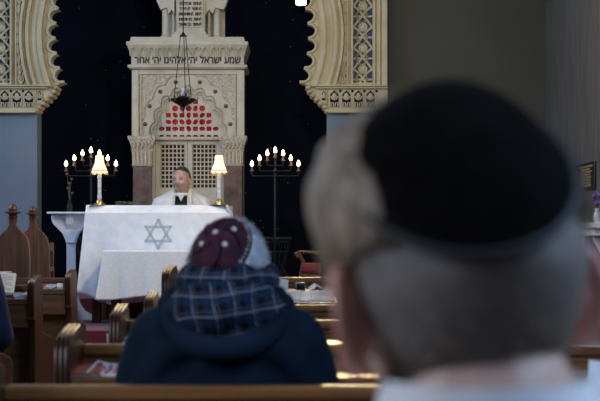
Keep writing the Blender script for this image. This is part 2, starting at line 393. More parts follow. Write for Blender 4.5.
# imposts: moulding, niche panel and stepped stalactite corbel
for s in (-1, 1):
    imp = MB()
    def bx(a, b, dp, ya, yb):
        x0, x1 = sorted((ACX+s*r(a), ACX+s*r(b))); imp.box(x0, x1, DA-dp, DA+.2, az(yb), az(ya))
    bx(129, 205, .14, 86, 87.6); bx(133, 205, .11, 87.6, 89.5); bx(145, 205, .06, 89.5, 111); bx(145, 205, .10, 110.5, 113.5)
    io = imp.obj('impost', 'archstone', arch, bevel=.006)
    for j in range(5):
        xc = ACX+s*r(152+12*(j-1)) if j else ACX+s*r(141.5)
        hw_, hh = (.048, .088) if j else (.024, .075)
        zc = az(99) if j else az(97.5)
        nic = [(xc-hw_, zc-hh)]+[(xc+hw_, zc-hh), (xc+hw_, zc+hh*.35), (xc+hw_*.75, zc+hh*.62), (xc+hw_*.4, zc+hh*.75), (xc, zc+hh), (xc-hw_*.4, zc+hh*.75), (xc-hw_*.75, zc+hh*.62), (xc-hw_, zc+hh*.35)]
        dpp = .062
        ni = plate('niche', nic, [], DA-dpp-.004, DA-dpp+.004, 'navy' if s < 0 else 'navy', io)
        tr = MB().tube([(x, DA-.07, z) for x, z in nic+nic[:1]], .006, 6)
        tr.sphere((xc, DA-.075, zc+hh*.25), (hw_*.5, .02, hh*.38), 10, 8)
        for q in (-1, 1):
            tr.tube([(xc, DA-.07, zc-hh*.15), (xc+q*hw_*.5, DA-.075, zc), (xc+q*hw_*.75, DA-.07, zc+hh*.25)], .009, 6)
            tr.tube([(xc+q*hw_*.15, DA-.07, zc-hh*.9), (xc+q*hw_*.25, DA-.075, zc-hh*.5), (xc+q*hw_*.7, DA-.07, zc-hh*.45), (xc+q*hw_*.7, DA-.07, zc-hh*.9)], .007, 6)
        tr.obj('niche_tracery', 'archstone', ni, True)
        if j: MB().sphere((xc+s*r(6), DA-.062, az(91.7)), (.014, .006, .014), 10, 6).obj('dot', 'navy', io)
    co = MB(); steps = [(123.5, 86, 90), (125, 90, 94), (128, 94, 98), (132, 98, 102), (136, 102, 106), (140, 106, 109), (142.5, 109, 113)]
    prof = []
    for i, (hw_, ya, yb) in enumerate(steps):
        prof += [(ACX+s*r(hw_+1.2), az(ya)), (ACX+s*r(hw_), az((ya+yb)/2)), (ACX+s*r(hw_+1.8), az(yb))]
    prof += [(ACX+s*r(148), az(113)), (ACX+s*r(148), az(86))]
    co.prism(prof, 'y', DA-.05, DA+.2)
    for hw_, ya, yb in steps:
        for yy in (DA-.05, DA+.05, DA+.14): co.sphere((ACX+s*r(hw_+2.5), yy, az((ya+yb)/2)), (r(3), .04, r(2.2)), 10, 7)
    co.obj('corbel', 'archstone', arch, True)

# ------------------------------------------------------------ torah ark
DK = 14.8; K = F/DK
def kx(x): return PX(x, DK)
def kz(y): return PZ(y, DK)
CX = kx(188)
ark = empty('torah_ark', (CX, DK+.3, .62), 'tall cream stone ark with red pierced tympanum and latticed doors', 'ark')
ark_inv = Matrix.Translation((-CX, -DK-.3, -.62))
arkparts = []
class AP:
    def __enter__(s): s.before = set(o.name for o in bpy.data.objects); return s
    def __exit__(s, *a):
        for o in [o for o in bpy.data.objects if o.name not in s.before and o.type == 'MESH']: o.data.transform(ark_inv)
zb = .62
def lobes(cx, cz, a, b, nl, dep, tip=0, n=120, z0=None):
    pts = []
    for i in range(n+1):
        t = PI*i/n; u = nl*i/n
        k_ = 1+dep*(abs(math.sin(PI*u))-.5)
        x, z = a*math.cos(t)*k_, b*math.sin(t)*k_
        if tip: z += tip*max(0, 1-abs(x)/(a*.28))**2
        pts.append((cx+x, cz+max(0, z)))
    return pts
with AP():
    zs = kz(138)
    # carcass
    c = MB(); c.box(kx(134), kx(242), DK+.12, DK+.62, zb, kz(40)); c.obj('carcass', 'stone', ark)
    # front slab with lobed opening
    A1 = lobes(CX, zs, .50, .66, 9, .06, .07)
    plate('spandrel_panel', [(kx(139), zs), (kx(139), kz(72)), (kx(237), kz(72)), (kx(237), zs)], [[(x, z+.001) for x, z in A1]], DK-.0, DK+.12, 'carved', ark)
    plate('arch_band', [(x, z) for x, z in lobes(CX, zs, .51, .67, 9, .06, .07)], [[(x, z+.001) for x, z in lobes(CX, zs, .40, .535, 9, .10)]], DK+.02, DK+.12, 'stone', ark, 0)
    plate('arch_band', lobes(CX, zs, .412, .545, 9, .10), [[(x, z+.001) for x, z in lobes(CX, zs, .365, .49, 9, .12)]], DK+.045, DK+.12, 'stone', ark, 0)
    plate('arch_band', lobes(CX, zs, .372, .50, 9, .12), [[(x, z+.001) for x, z in lobes(CX, zs, .33, .46, 9, .12)]], DK+.07, DK+.12, 'stone', ark, 0)
    for A_, rr_ in ((A1, .008), (lobes(CX, zs, .40, .535, 9, .10), .007), (lobes(CX, zs, .365, .49, 9, .12), .006)):
        MB().tube([(x, DK+.02, z) for x, z in A_], rr_, 6).obj('arch_rim', 'stone', ark, True)
    # red pierced tympanum
    T = lobes(CX, zs+.004, .335, .465, 9, .12)
    ok = lambda x, z, m: (abs(x-CX)/(.345-m))**2+((z-zs)/(.475-m))**2 < 1 and z-m > zs+.012
    holes = []
    pxy = .071
    for iy in range(8):
        for ix in range(-5, 6):
            cx_ = CX+ix*pxy; cz_ = zs+.032+iy*pxy
            big = (ix+iy) % 2 == 0
            if iy == 0:
                if ok(cx_, cz_+.02, .01): holes.append([(cx_-.03, cz_-.014), (cx_+.03, cz_-.014), (cx_+.018, cz_+.008), (cx_-.018, cz_+.008)])
                continue
            if not ok(cx_, cz_, .0): continue
            if big:
                if ix % 2 == 0: holes.append(circ(cx_, cz_, .032, 16))
                else: holes.append(circ(cx_, cz_, .037, 4, PI/4*(1 if iy % 2 else 0), .034))
            else:
                d_ = math.atan2(cz_-zs-.1, cx_-CX-.001); e_ = []
                for j in range(12):
                    t = 2*PI*j/12; u, v = .033*math.cos(t), .024*math.sin(t)*(1 if abs(math.cos(t)) < .9 else .6)
                    e_.append((cx_+u*math.cos(d_)-v*math.sin(d_), cz_+u*math.sin(d_)+v*math.cos(d_)))
                holes.append(e_)
            if ok(cx_+pxy/2, cz_+pxy/2, .02): holes.append(circ(cx_+pxy/2, cz_+pxy/2, .005, 8))
    def inside(p):
        x, z = CX+(p[0]-CX)*1.035, zs+(p[1]-zs)*1.03; c_ = False
        for (x1, z1), (x2, z2) in zip(T, T[1:]+T[:1]):
            if (z1 > z) != (z2 > z) and x < (x2-x1)*(z-z1)/(z2-z1)+x1: c_ = not c_
        return c_ and p[1] > zs+.012
    holes = [h for h in holes if all(inside(p) for p in h)]
    plate('tympanum_tracery', T, holes, DK+.085, DK+.105, 'stone', ark)
    plate('red_glass', T, [], DK+.107, DK+.113, 'redglass', ark)
    # studs
    for x, y in ((145, 124), (149.4, 106), (160, 91.5), (175.6, 82)):
        for xx in (x, 375.2-x): MB().sphere((kx(xx), DK+.012, kz(y)), (.021, .016, .021), 14, 8).obj('bronze_stud', 'bronze', ark, True)
    # body rails
    MB().box(kx(132), kx(139), DK-.03, DK+.12, zs, kz(70)).obj('pilaster', 'stone', ark, bevel=.01)
    MB().box(kx(237), kx(244.5), DK-.03, DK+.12, zs, kz(70)).obj('pilaster', 'stone', ark, bevel=.01)
    for x in (141, 235): MB().box(kx(x)-.006, kx(x)+.006, DK-.02, DK+.02, zs, kz(74)).obj('fillet', 'stone', ark)
    MB().box(kx(134), kx(242.5), DK-.02, DK+.12, kz(74.5), kz(69.5)).obj('fillet', 'stone', ark, bevel=.006)
    y_ = DK+.25
    MB().sq(CX, y_, [(kz(69.5), .60, .33), (kz(68), .62, .35), (kz(66), .62, .35), (kz(65.4), .60, .33)]).obj('frieze_moulding', 'stone', ark)
    fr = MB().sq(CX, y_, [(kz(65.4), .585, .31), (kz(57), .585, .31)]).obj('frieze', 'stone', ark)
    MB().sq(CX, y_, [(kz(57), .59, .315), (kz(54), .60, .325), (kz(50), .61, .345), (kz(46.5), .625, .37), (kz(46.2), .63, .375), (kz(43), .63, .375), (kz(42.8), .60, .34), (kz(38), .585, .33)]).obj('cornice', 'stone', ark)
    arc = MB(); fy = DK+.25-.335
    for i in range(13):
        xc = CX+(i-6)*.0925
        arc.tube([(xc-.036, fy-.0, kz(56.5)), (xc-.036, fy-.02, kz(52.5)), (xc-.025, fy-.035, kz(49.8)), (xc, fy-.045, kz(48.2)), (xc+.025, fy-.035, kz(49.8)), (xc+.036, fy-.02, kz(52.5)), (xc+.036, fy, kz(56.5))], .009, 6)
    arc.obj('cornice_arcading', 'stone', ark, True)
    # inscription (dalet drawn as resh with its corner)
    hb = text('hebrew_lettering', 'רחא ׳הי וניהלא ׳הי לארשי עמש', .108, (CX+.0, DK+.25-.312, kz(64)), 'ink', fr, .004, 0, width=1.10, bold=.0028)
    MB().box(CX-.55+.052, CX-.55+.066, DK-.067, DK-.058, kz(59.2), kz(57.9)).obj('letter_corner', 'ink', hb)
    # string course and doors
    MB().box(kx(131), kx(245), DK-.02, DK+.14, kz(140), kz(137.2)).obj('string_course', 'stone', ark, bevel=.008)
    MB().box(kx(148.5), kx(155), DK+.02, DK+.15, zb, kz(140)).obj('door_jamb', 'stone', ark, bevel=.006)
    MB().box(kx(219), kx(225.5), DK+.02, DK+.15, zb, kz(140)).obj('door_jamb', 'stone', ark, bevel=.006)
    for (a, b, la, lb) in ((155.2, 187, 160.5, 184.2), (187.4, 219, 192.3, 215.6)):
        dr = plate('door', [(kx(a), zb+.02), (kx(b), zb+.02), (kx(b), kz(140)), (kx(a), kz(140))],
                   [[(kx(la)-.004, kz(188)), (kx(lb)+.004, kz(188)), (kx(lb)+.004, kz(144)), (kx(la)-.004, kz(144))]], DK+.05, DK+.09, 'stone', ark)
        hs = []; nx_, nz_ = 6, 10; cw, chh = (kx(lb)-kx(la))/nx_, (kz(144)-kz(188))/nz_
        for i in range(nx_):
            for j in range(nz_):
                x0 = kx(la)+i*cw; z0 = kz(188)+j*chh
                hs.append([(x0+cw*.14, z0+chh*.13), (x0+cw*.86, z0+chh*.13), (x0+cw*.86, z0+chh*.87), (x0+cw*.14, z0+chh*.87)])
        plate('lattice', [(kx(la), kz(188)), (kx(lb), kz(188)), (kx(lb), kz(144)), (kx(la), kz(144))], hs, DK+.062, DK+.078, 'stone', dr)
        MB().box(kx(la)-.01, kx(lb)+.01, DK+.095, DK+.11, kz(189), kz(143)).obj('curtain', 'curtain', dr)
        MB().box(kx(a+3), kx(b-3), DK+.044, DK+.05, zb+.15, kz(193)).obj('door_panel', 'stone', dr, bevel=.01)
    # columns
    for x in (143, 233.5):
        cx_ = kx(x); cy_ = DK+.0
        col = MB(); col.sq(cx_, cy_, [(zb, .115, .115), (zb+.12, .115, .115), (zb+.13, .10, .10), (kz(166), .095, .095)]); col.obj('column_shaft', 'marble', ark, bevel=.012)
        MB().sq(cx_, cy_, [(kz(166.5), .10, .10), (kz(165), .108, .108), (kz(164), .10, .10), (kz(158), .102, .102), (kz(152), .105, .105), (kz(150.5), .112, .112), (kz(149.5), .105, .105), (kz(146), .115, .115), (kz(142), .128, .128), (kz(140), .14, .14), (kz(137), .145, .145), (kz(136.5), .135, .135)]).obj('capital', 'carved', ark)
        lv = MB()
        for i in range(5):
            xx = cx_-.08+i*.04
            lv.tube([(xx, cy_-.105, kz(164)), (xx, cy_-.115, kz(158)), (xx, cy_-.12, kz(153)), (xx, cy_-.128, kz(152))], .014, 6, lambda t: 1.1-.7*t)
            lv.tube([(xx-.012, cy_-.118, kz(149)), (xx+.012, cy_-.13, kz(146)), (xx-.006, cy_-.14, kz(143))], .012, 6)
        lv.obj('acanthus_relief', 'stone', ark, True)
    # upper tabernacle
    ub = kz(38)
    MB().box(kx(176), kx(205), DK-.0, DK+.35, ub, kz(-60)).obj('tablet_pier', 'stone', ark, bevel=.01)
    MB().sq(CX+.022, DK+.17, [(ub, .19, .20), (ub+.035, .19, .20), (ub+.04, .17, .185), (ub+.06, .165, .18)]).obj('tablet_base', 'stone', ark)
    tb = MB().box(kx(177.5), kx(203), DK-.015, DK, kz(27.5), kz(-50)).obj('tablet', 'stone', ark, bevel=.004)
    lines = ['ךיבא תא דבכ   דמחת אל', 'תבשה תא רוכז   הנעת אל', 'םשה תא אשת אל   בנגת אל', 'ךל היהי אל   ףאנת אל', 'ךיהלא ׳ה יכנא   חצרת אל']
    for i in range(9):
        s_ = lines[i % 5].replace('ד', 'ר')
        text('tablet_line', s_, .05, (kx(190.3), DK-.016, kz(26-5.2*i)), 'ink', tb, .003, 0, width=.235, bold=.0016)
    for s_, xq in ((-1, 188), (1, 188)):
        for dx in (23.5, 15.5):
            x_ = kx(188+s_*dx) if s_ < 0 else kx(188+s_*(dx+5)); rr_ = .035 if dx > 20 else .014
            MB().lathe((x_, DK+.10, ub), [(rr_*1.5, 0), (rr_*1.5, .03), (rr_*1.1, .04), (rr_, .08), (rr_, .36), (rr_*1.3, .38), (rr_*1.7, .42)], 14).obj('colonnette', 'stone', ark, True)
        xa = kx(188+s_*14) if s_ < 0 else kx(205); xb_ = kx(188+s_*28) if s_ < 0 else kx(188+s_*35.5)
        lo, hi = sorted((xa, xb_)); top_ = kz(-60)
        # cusped lintel flaring outwards
        outp = [(xa, kz(14)), (xa+(xb_-xa)*.2, kz(9)), (xa+(xb_-xa)*.4, kz(13)), (xa+(xb_-xa)*.55, kz(7)), (xb_, kz(9)), (xb_+s_*.04, kz(0)), (xb_+s_*.08, top_), (xa, top_)]
        plate('cusped_lintel', outp if s_ > 0 else outp[::-1], [], DK+.03, DK+.17, 'stone', ark)
        MB().box(lo, hi, DK+.28, DK+.34, ub, top_).obj('niche_back', 'stone', ark)
# ------------------------------------------------------------ hanging lamps
def hanging_lamp():
    d = 13.7; c = P(183.2, 100, d)
    e = empty('hanging_lamp', c, 'dark bronze sanctuary lamp hung on chains before the ark', 'lamp')
    q = d/F
    MB().tube([(0, 0, 65*q), (0, 0, ZC-c.z)], .006, 6).obj('chain', 'iron', e, True)
    MB().lathe((0, 0, 63.5*q), [(.035, 0), (.036, .008), (.02, .018), (.012, .035), (.004, .045)], 14).obj('canopy', 'iron', e, True)
    for a in (PI*.95, PI*1.6, PI*.2):
        x, y = math.cos(a), math.sin(a)
        MB().tube([(x*.028, y*.028, 64*q), (x*.06, y*.06, 30*q), (x*.09, y*.09, 3*q)], .0045, 6).obj('chain', 'iron', e, True)
    MB().lathe((0, 0, 0), [(.002, -.13), (.008, -.115), (.006, -.10), (.018, -.085), (.016, -.07), (.03, -.06), (.045, -.05), (.085, -.03), (.11, -.01), (.12, .0), (.125, .012), (.10, .015), (.07, .012), (.055, .028), (.03, .04)], 24).obj('bowl', 'iron', e, True)
    MB().lathe((0, 0, .04), [(.028, 0), (.034, .03), (.033, .06), (.024, .075)], 16).obj('lamp_glass', 'porcelain', e, True)
    fr_ = MB()
    for i in range(6):
        a = i*PI/3; fr_.tube([(.09*math.cos(a), .09*math.sin(a), -.005), (.135*math.cos(a), .135*math.sin(a), -.01), (.14*math.cos(a), .14*math.sin(a), .025)], .007, 6)
        fr_.tube([(.05*math.cos(a), .05*math.sin(a), .03), (.06*math.cos(a), .06*math.sin(a), .06), (.035*math.cos(a), .035*math.sin(a), .09)], .005, 6)
    fr_.obj('scrollwork', 'bronze', e, True)
hanging_lamp()
def pendant(c, label, e_, col):
    e = empty('pendant_light', c, label, 'lamp', 'pendant lights over the pews')
    MB().lathe((0, 0, 0), [(.02, 0), (.032, .004), (.036, .03), (.034, .09), (.022, .11)], 18).obj('glass_shade', 'pendant', e, True)
    MB().lathe((0, 0, .108), [(.024, 0), (.026, .02), (.01, .04), (.005, .06)], 14).obj('cap', 'iron', e, True)
    MB().tube([(0, 0, .16), (0, 0, ZC-c[2])], .004, 6).obj('cord', 'iron', e, True)
    ld = bpy.data.lights.new('pendant_lamp', 'POINT'); ld.energy = e_; ld.color = col; ld.shadow_soft_size = .10
    lo = bpy.data.objects.new('pendant_lamp', ld); COL.objects.link(lo); lo.location = Vector(c)+Vector((0, 0, -.12))
pendant(P(301, 5, 9.5), 'small glowing white pendant light at the top of the dark recess', 22, (1, .82, .55))
pendant(Vector((.18, 9.3, 3.42)), 'warm pendant light hanging above the step edge, higher than the small white one', 170, (1, .74, .38))
pendant(Vector((-1.0, 11.2, 4.6)), 'added unseen pendant light high above the cloth covered table', 36, (1, .83, .58))  # unseen lamp, added to throw warm light on arch and ark
# ------------------------------------------------------------ menorahs
def menorah(cx, tops, d, zbase, label):
    q = d/F; c = Vector((PX(cx, d), d, zbase)); e = empty('menorah', c, label, 'candelabrum', 'seven branched menorahs beside the ark')
    Z = lambda y: PZ(y, d)-zbase
    b = MB().tube([(0, 0, Z(238)), (0, 0, Z(159))], .013, 8)
    b.sphere((0, 0, Z(171)), (.02, .02, .03)); b.sphere((0, 0, Z(176.5)), (.018, .018, .02)); b.sphere((0, 0, Z(166)), (.018, .018, .02))
    b.obj('stem', 'iron', e, True)
    for hw_, yb_, yt_ in ((23.3, 176, 168), (15.6, 171, 163), (7.9, 165.7, 158)):
        for s in (-1, 1):
            w = s*hw_*q
            MB().tube([(0, 0, Z(yb_)), (w*.96, 0, Z(yb_)), (w, 0, Z(yb_)+.008), (w, 0, Z(yt_))], .007, 8).obj('branch', 'iron', e, True)
    for i, (dx, y) in enumerate(tops):
        w = dx*q
        k_ = MB().lathe((w, 0, Z(y+5.0)-.02), [(.010, -.015), (.022, -.005), (.020, .0), (.011, .004), (.011, .045)], 12).obj('candle', 'candle', e, True)
        MB().lathe((w, 0, Z(y+3.0)), [(.006, 0), (.015, .014), (.017, .028), (.010, .048), (.002, .062)], 12).obj('flame_bulb', 'flame', k_, True)
        ld = bpy.data.lights.new('candle_light', 'POINT'); ld.energy = .16; ld.color = (1, .62, .32); ld.shadow_soft_size = .02
        lo = bpy.data.objects.new('candle_light', ld); COL.objects.link(lo); lo.location = c+Vector((w, -.03, Z(y)+.05)); 
    # wrought iron lattice stand
    st = MB(); zt_ = Z(238); zm = Z(252); zl = Z(275)
    for s in (-1, 1):
        st.tube([(s*.15, 0, zt_), (s*.12, 0, zm), (s*.07, 0, zl), (s*.06, 0, .25), (s*.16, 0, .02)], .011, 6)
        st.tube([(0, s*.12, zt_), (0, s*.10, zm), (0, s*.06, zl), (0, s*.05, .25), (0, s*.15, .02)], .011, 6)
    st.box(-.16, .16, -.13, .13, zt_-.01, zt_+.01); st.box(-.075, .075, -.06, .06, zl-.01, zl+.01); st.box(-.125, .125, -.1, .1, zm-.006, zm+.006)
    st.obj('stand', 'iron', e, True)
    lt = MB()
    for i in range(-2, 3):
        x = i*.055
        lt.tube([(x-.027, -.125, zt_), (x, -.11, zm), (x+.027, -.125, zt_)], .006, 5)
        lt.tube([(x*.9, -.105, zm), (x*.45, -.06, zl)], .006, 5)
        lt.sphere((x, -.122, (zt_+zm)/2+.03), (.012, .004, .012), 8, 6)
    lt.obj('lattice_panel', 'iron', e, True)
tp = [(-23.3, 163.5), (-15.6, 158), (-7.9, 153), (0, 150), (7.9, 153), (15.6, 158), (23.3, 163.5)]
menorah(275.2, tp, 14.0, .62, 'dark menorah with seven lit candles standing right of the ark')
menorah(91, [(dx*1.07, y) for dx, y in tp], 14.0, .62, 'dark menorah with seven lit candles behind the left table lamp')
# small gilt stars on the navy wall
stars = MB()
for i in range(70):
    x = random.uniform(ax(40), ax(325)); z = random.uniform(.8, 4.2) if i else .63; stars.lathe((0, 0, 0), [(.0, 0)], 3) if False else stars.sphere((x, rb-.004, z), (.007, .003, .007), 6, 4)
so = stars.obj('star', 'gold'); tag(so, 'tiny dull gold stars scattered over the navy recess wall', 'wall decoration', kind='stuff')

# ------------------------------------------------------------ bimah table, cloths and what stands on them
def drape(name, x0, x1, y0, y1, zt, zb, mat, chamf=0, flare=.03, folds=18, amp=.012, calm=None, parent=None, hemf=None, label=None):
    """cloth over a box: top, chamfered edge and hanging sides with folds growing to the hem"""
    per = []
    nx_, ny_ = 70, 24
    for i in range(nx_): per.append((x0+(x1-x0)*i/nx_, y0, 0, -1))
    for i in range(ny_): per.append((x1, y0+(y1-y0)*i/ny_, 1, 0))
    for i in range(nx_): per.append((x1-(x1-x0)*i/nx_, y1, 0, 1))
    for i in range(ny_): per.append((x0, y1-(y1-y0)*i/ny_, -1, 0))
    tot = len(per); rings = []
    cxm, cym = (x0+x1)/2, (y0+y1)/2
    rings.append([(cxm+(x-cxm)*.4, cym+(y-cym)*.4, zt) for x, y, a, b in per])
    cs = chamf
    rings.append([(x-(cs if a > 0 else -cs if a < 0 else 0)*.4, y-(cs if b > 0 else -cs if b < 0 else 0) , zt) for x, y, a, b in per])
    nz_ = 26; z1 = zt-(cs*.75 if cs else .012)
    for j in range(nz_+1):
        t = j/nz_; ring = []
        for i, (x, y, a, b) in enumerate(per):
            u = i/tot
            w = math.sin(u*2*PI*folds)+.6*math.sin(u*2*PI*folds*1.9+1.3)+.5*math.sin(u*2*PI*folds*.47+.5)
            k_ = amp*t**1.2
            if calm and b < 0: k_ *= min(1, abs((x-calm[0])/calm[1])**2+.12)
            # corners gather
            ex = 1-min(1, min(abs(x-x0), abs(x-x1))/.12) if b else 1-min(1, min(abs(y-y0), abs(y-y1))/.12)
            off = flare*t*(1+ex*1.2)+w*k_
            hem = zb+(hemf(x, y, a, b) if hemf else .012*math.sin(u*2*PI*5))
            dx = a; dy = b
            if ex > 0 and b: dx = (-1 if x < cxm else 1)*ex*.7
            if ex > 0 and a: dy = (-1 if y < cym else 1)*ex*.7
            zz = z1+(hem-z1)*t
            ring.append((x+dx*off, y+dy*off, zz))
        rings.append(ring)
    m = MB(); m.loft(rings, True, False); bm = m.bm; bm.verts.ensure_lookup_table()
    bm.faces.new([bm.verts[i] for i in range(tot)][::-1])
    o = m.obj(name, mat, parent, True)
    so = o.modifiers.new('s', 'SOLIDIFY'); so.thickness = .004; so.offset = -1
    return o
TD = 11.5
tx0, tx1 = PX(85, TD), PX(229.5, TD); tz = PZ(205, TD)
tbl = empty('bimah_table', ((tx0+tx1)/2, TD+.3, .45), 'tall wooden reading table hidden under the large white cloth', 'table')
hw = (tx1-tx0)/2-.02; hz = tz-.45-.09
MB().box(-hw, hw, -.27, .27, hz-.07, hz).obj('tabletop', 'wood_dark', tbl, bevel=.01)
for sx in (-1, 1):
    for sy in (-1, 1):
        if sy > 0: continue
        MB().box(sx*(hw-.06)-.035, sx*(hw-.06)+.035, sy*.2-.035, sy*.2+.035, 0, hz-.07).obj('leg', 'wood_dark', tbl, bevel=.006)
for sx in (-1, 1): MB().box(sx*(hw-.06)-.035, sx*(hw-.06)+.035, .165, .235, 0, hz-.07).obj('leg', 'wood_dark', tbl, bevel=.006)
big = drape('tablecloth', tx0, tx1, TD, TD+.6, tz, PZ(301, TD), 'cloth', chamf=.085, flare=.03, folds=15, amp=.018, calm=(PX(158, TD), .38),
            hemf=lambda x, y, a, b: .03*math.sin(x*5)++.09*math.exp(-((x-tx0)/.11)**2))
tag(big, 'large white tablecloth embroidered with a pale blue star', 'tablecloth')
# star of david
stx, stz = PX(158.3, TD), PZ(234, TD); sr = 14.0*TD/F
st = MB(); yf = TD-.036
for s in (1, -1):
    tri = [Vector((stx+sr*math.sin(a), 0, stz+s*sr*math.cos(a))) for a in (0, 2*PI/3, 4*PI/3)]
    for i in range(3):
        a, b = tri[i], tri[(i+1) % 3]; d_ = (b-a).normalized(); nrm = Vector((-d_.z, 0, d_.x))
        for o_ in (-.006, .006):
            a2, b2 = a+nrm*o_-d_*.012, b+nrm*o_+d_*.012
            st.tube([Vector((v.x, yf, v.z)) for v in [a2.lerp(b2, t/8) for t in range(9)]], .0036, 6)
star = st.obj('embroidered_star', 'embroid')
bpy.context.view_layer.update()
dgr = bpy.context.evaluated_depsgraph_get(); bev = big.evaluated_get(dgr)
for v in star.data.vertices:
    hit, loc, nr, ix = bev.ray_cast(Vector((v.co.x, TD-1, v.co.z)), Vector((0, 1, 0)))
    if hit: v.co.y = loc.y-.002+(v.co.y-yf)*.5
star.parent = big
# lower table with its own cloth
SD = 11.08
sx0, sx1 = PX(103, SD), PX(212, SD); sz = PZ(250.5, SD)
tb2 = empty('side_table', ((sx0+sx1)/2, SD+.17, .45), 'low dark wooden table under the smaller woven cloth', 'table')
h2 = sz-.45-.006; w2 = (sx1-sx0)/2-.012
MB().box(-w2, w2, -.145, .145, h2-.05, h2).obj('tabletop', 'wood_dark', tb2, bevel=.006)
for sx in (-1, 1):
    for sy in (-1, 1):
        MB().sq(sx*(w2-.07), sy*.10, [(0, .018, .018), (.1, .02, .02), (.28, .032, .032), (h2-.05, .034, .034)]).obj('leg', 'wood_dark', tb2, bevel=.004)
cl2 = drape('tablecloth', sx0, sx1, SD, SD+.34, sz, PZ(299, SD), 'cloth2', chamf=.012, flare=.03, folds=13, amp=.008,
            hemf=lambda x, y, a, b: .035*(x-sx0)/(sx1-sx0)+.008*math.sin(x*14))
tag(cl2, 'smaller woven white cloth hanging over the low front table', 'tablecloth')

def table_lamp(px, d, label, flip):
    c = Vector((PX(px, d), d, tz)); q = d/F; e = empty('table_lamp', c, label, 'lamp', 'shaded lamps on the bimah table')
    MB().lathe((0, 0, 0), [(.052, 0), (.052, .006), (.045, .014), (.03, .02), (.024, .04), (.014, .052)], 20).obj('base', 'brass', e, True)
    MB().lathe((0, 0, .05), [(.014, 0), (.019, .015), (.0155, .04), (.0155, .17), (.02, .18), (.016, .20), (.018, .225), (.012, .235)], 18).obj('column', 'porcelain', e, True)
    rings = []
    for t, rr_ in ((0, .066), (.12, .062), (.3, .052), (.6, .036), (1, .030)):
        rings.append([((rr_*(1+.07*math.cos(8*a)))*math.cos(a), (rr_*(1+.07*math.cos(8*a)))*math.sin(a), .262+.148*t-(.008*math.cos(8*a)*(1 if t == 0 else 0))) for a in [2*PI*i/48 for i in range(48)]])
    sh = MB().loft(rings, True, False).obj('lamp_shade', 'shade', e, True)
    tr = MB().tube([((.066*(1+.07*math.cos(8*a)))*math.cos(a), (.066*(1+.07*math.cos(8*a)))*math.sin(a), .262-.008*math.cos(8*a)) for a in [2*PI*i/48 for i in range(49)]], .004, 6)
    tr.tube([((.06*(1+.07*math.cos(8*a)))*math.cos(a)*1.04, (.06*(1+.07*math.cos(8*a)))*math.sin(a)*1.04, .284) for a in [2*PI*i/48 for i in range(49)]], .003, 6)
    tr.obj('shade_trim', 'brass', sh, True)
    MB().sphere((0, 0, .32), (.016, .016, .026)).obj('bulb', 'pendant', e, True)
    ld = bpy.data.lights.new('lamp_light', 'POINT'); ld.energy = 1.2; ld.color = (1, .7, .42); ld.shadow_soft_size = .03
    lo = bpy.data.objects.new('lamp_light', ld); COL.objects.link(lo); lo.location = c+Vector((0, 0, .34))
table_lamp(99.5, 11.66, 'lit table lamp on the left end of the white cloth', 1)
table_lamp(219, 11.66, 'lit table lamp on the right end, in front of the ark', -1)
# green sprig
sp = empty('plant_sprig', Vector((PX(127, 11.65), 11.65, tz)), 'small green sprig lying on the cloth beside the left lamp', 'plant')
lv = MB(); stm = MB().tube([(-.09, 0, .008), (0, .01, .012), (.09, 0, .014)], .003, 6)
for i in range(26):
    x = random.uniform(-.085, .085); a = random.uniform(-1, 1); l_ = random.uniform(.02, .045)
    lv.sphere((x+l_*.3*a, random.uniform(-.03, .03), .012+random.uniform(0, .018)), (l_*.5, .008, .004), 8, 5, Matrix.Rotation(a, 3, 'Z') @ Matrix.Rotation(random.uniform(-.5, .5), 3, 'Y'))
stm.obj('stem', 'leaf', sp, True); lv.obj('leaves', 'leaf', sp, True)

# white bracketed stand at the left of the table
d = 11.95; q = d/F; cx = PX(71.2, d)
e = empty('lectern_stand', (cx, d, .45), 'white painted stand with flared top beside the cloth covered table', 'stand')
H = lambda y: PZ(y, d)-.45
MB().box(-21.5*q, 21.5*q, -.14, .14, H(214), H(212)).obj('tabletop', 'white', e, bevel=.004)
prof = [(-18.7*q, H(214)), (-18.7*q, H(219.5)), (-17*q, H(224)), (-13*q, H(228)), (-8*q, H(233)), (-5.2*q, H(239)), (-4.2*q, H(243))]
MB().prism(prof+[(-x, z) for x, z in prof[::-1]], 'y', -.06, .06).obj('bracket', 'white', e, bevel=.005)
MB().prism([(x*.6, z) for x, z in prof]+[(-x*.6, z) for x, z in prof[::-1]], 'x', -.03, .03).obj('bracket', 'white', e)
MB().box(-4.1*q, 4.1*q, -.035, .035, H(289), H(243)).obj('post', 'white', e, bevel=.004)
pf = [(-4.2*q, H(288)), (-6*q, H(294)), (-10*q, H(304)), (-15*q, H(311)), (-22*q, H(315)), (-24*q, H(318)), (-24*q, 0)]
MB().prism(pf+[(-x, z) for x, z in pf[::-1]], 'y', -.03, .03).obj('foot', 'white', e, bevel=.004)
MB().prism([(x*.6, z) for x, z in pf]+[(-x*.6, z) for x, z in pf[::-1]], 'x', -.028, .028).obj('foot', 'white', e)
# vase with dim flowers on it
v = empty('flower_vase', (PX(69.5, d), d, .45+H(212)), 'slim dark vase of dusky flowers on the white stand', 'vase')
MB().lathe((0, 0, 0), [(.018, 0), (.022, .01), (.026, .05), (.012, .09), (.015, .10)], 16).obj('vase', 'iron', v, True)
s_ = MB(); p_ = MB()
for i in range(5):
    a = i*2.4; h_ = .16+.04*i; s_.tube([(0, 0, .09), (.01*math.cos(a), .01*math.sin(a), h_*.7), (.022*math.cos(a), .02*math.sin(a), h_)], .002, 5)
    p_.sphere((.022*math.cos(a), .02*math.sin(a), h_), (.014, .014, .011), 10, 6)
s_.obj('stems', 'leaf', v, True); p_.obj('blossoms', 'petal', v, True)

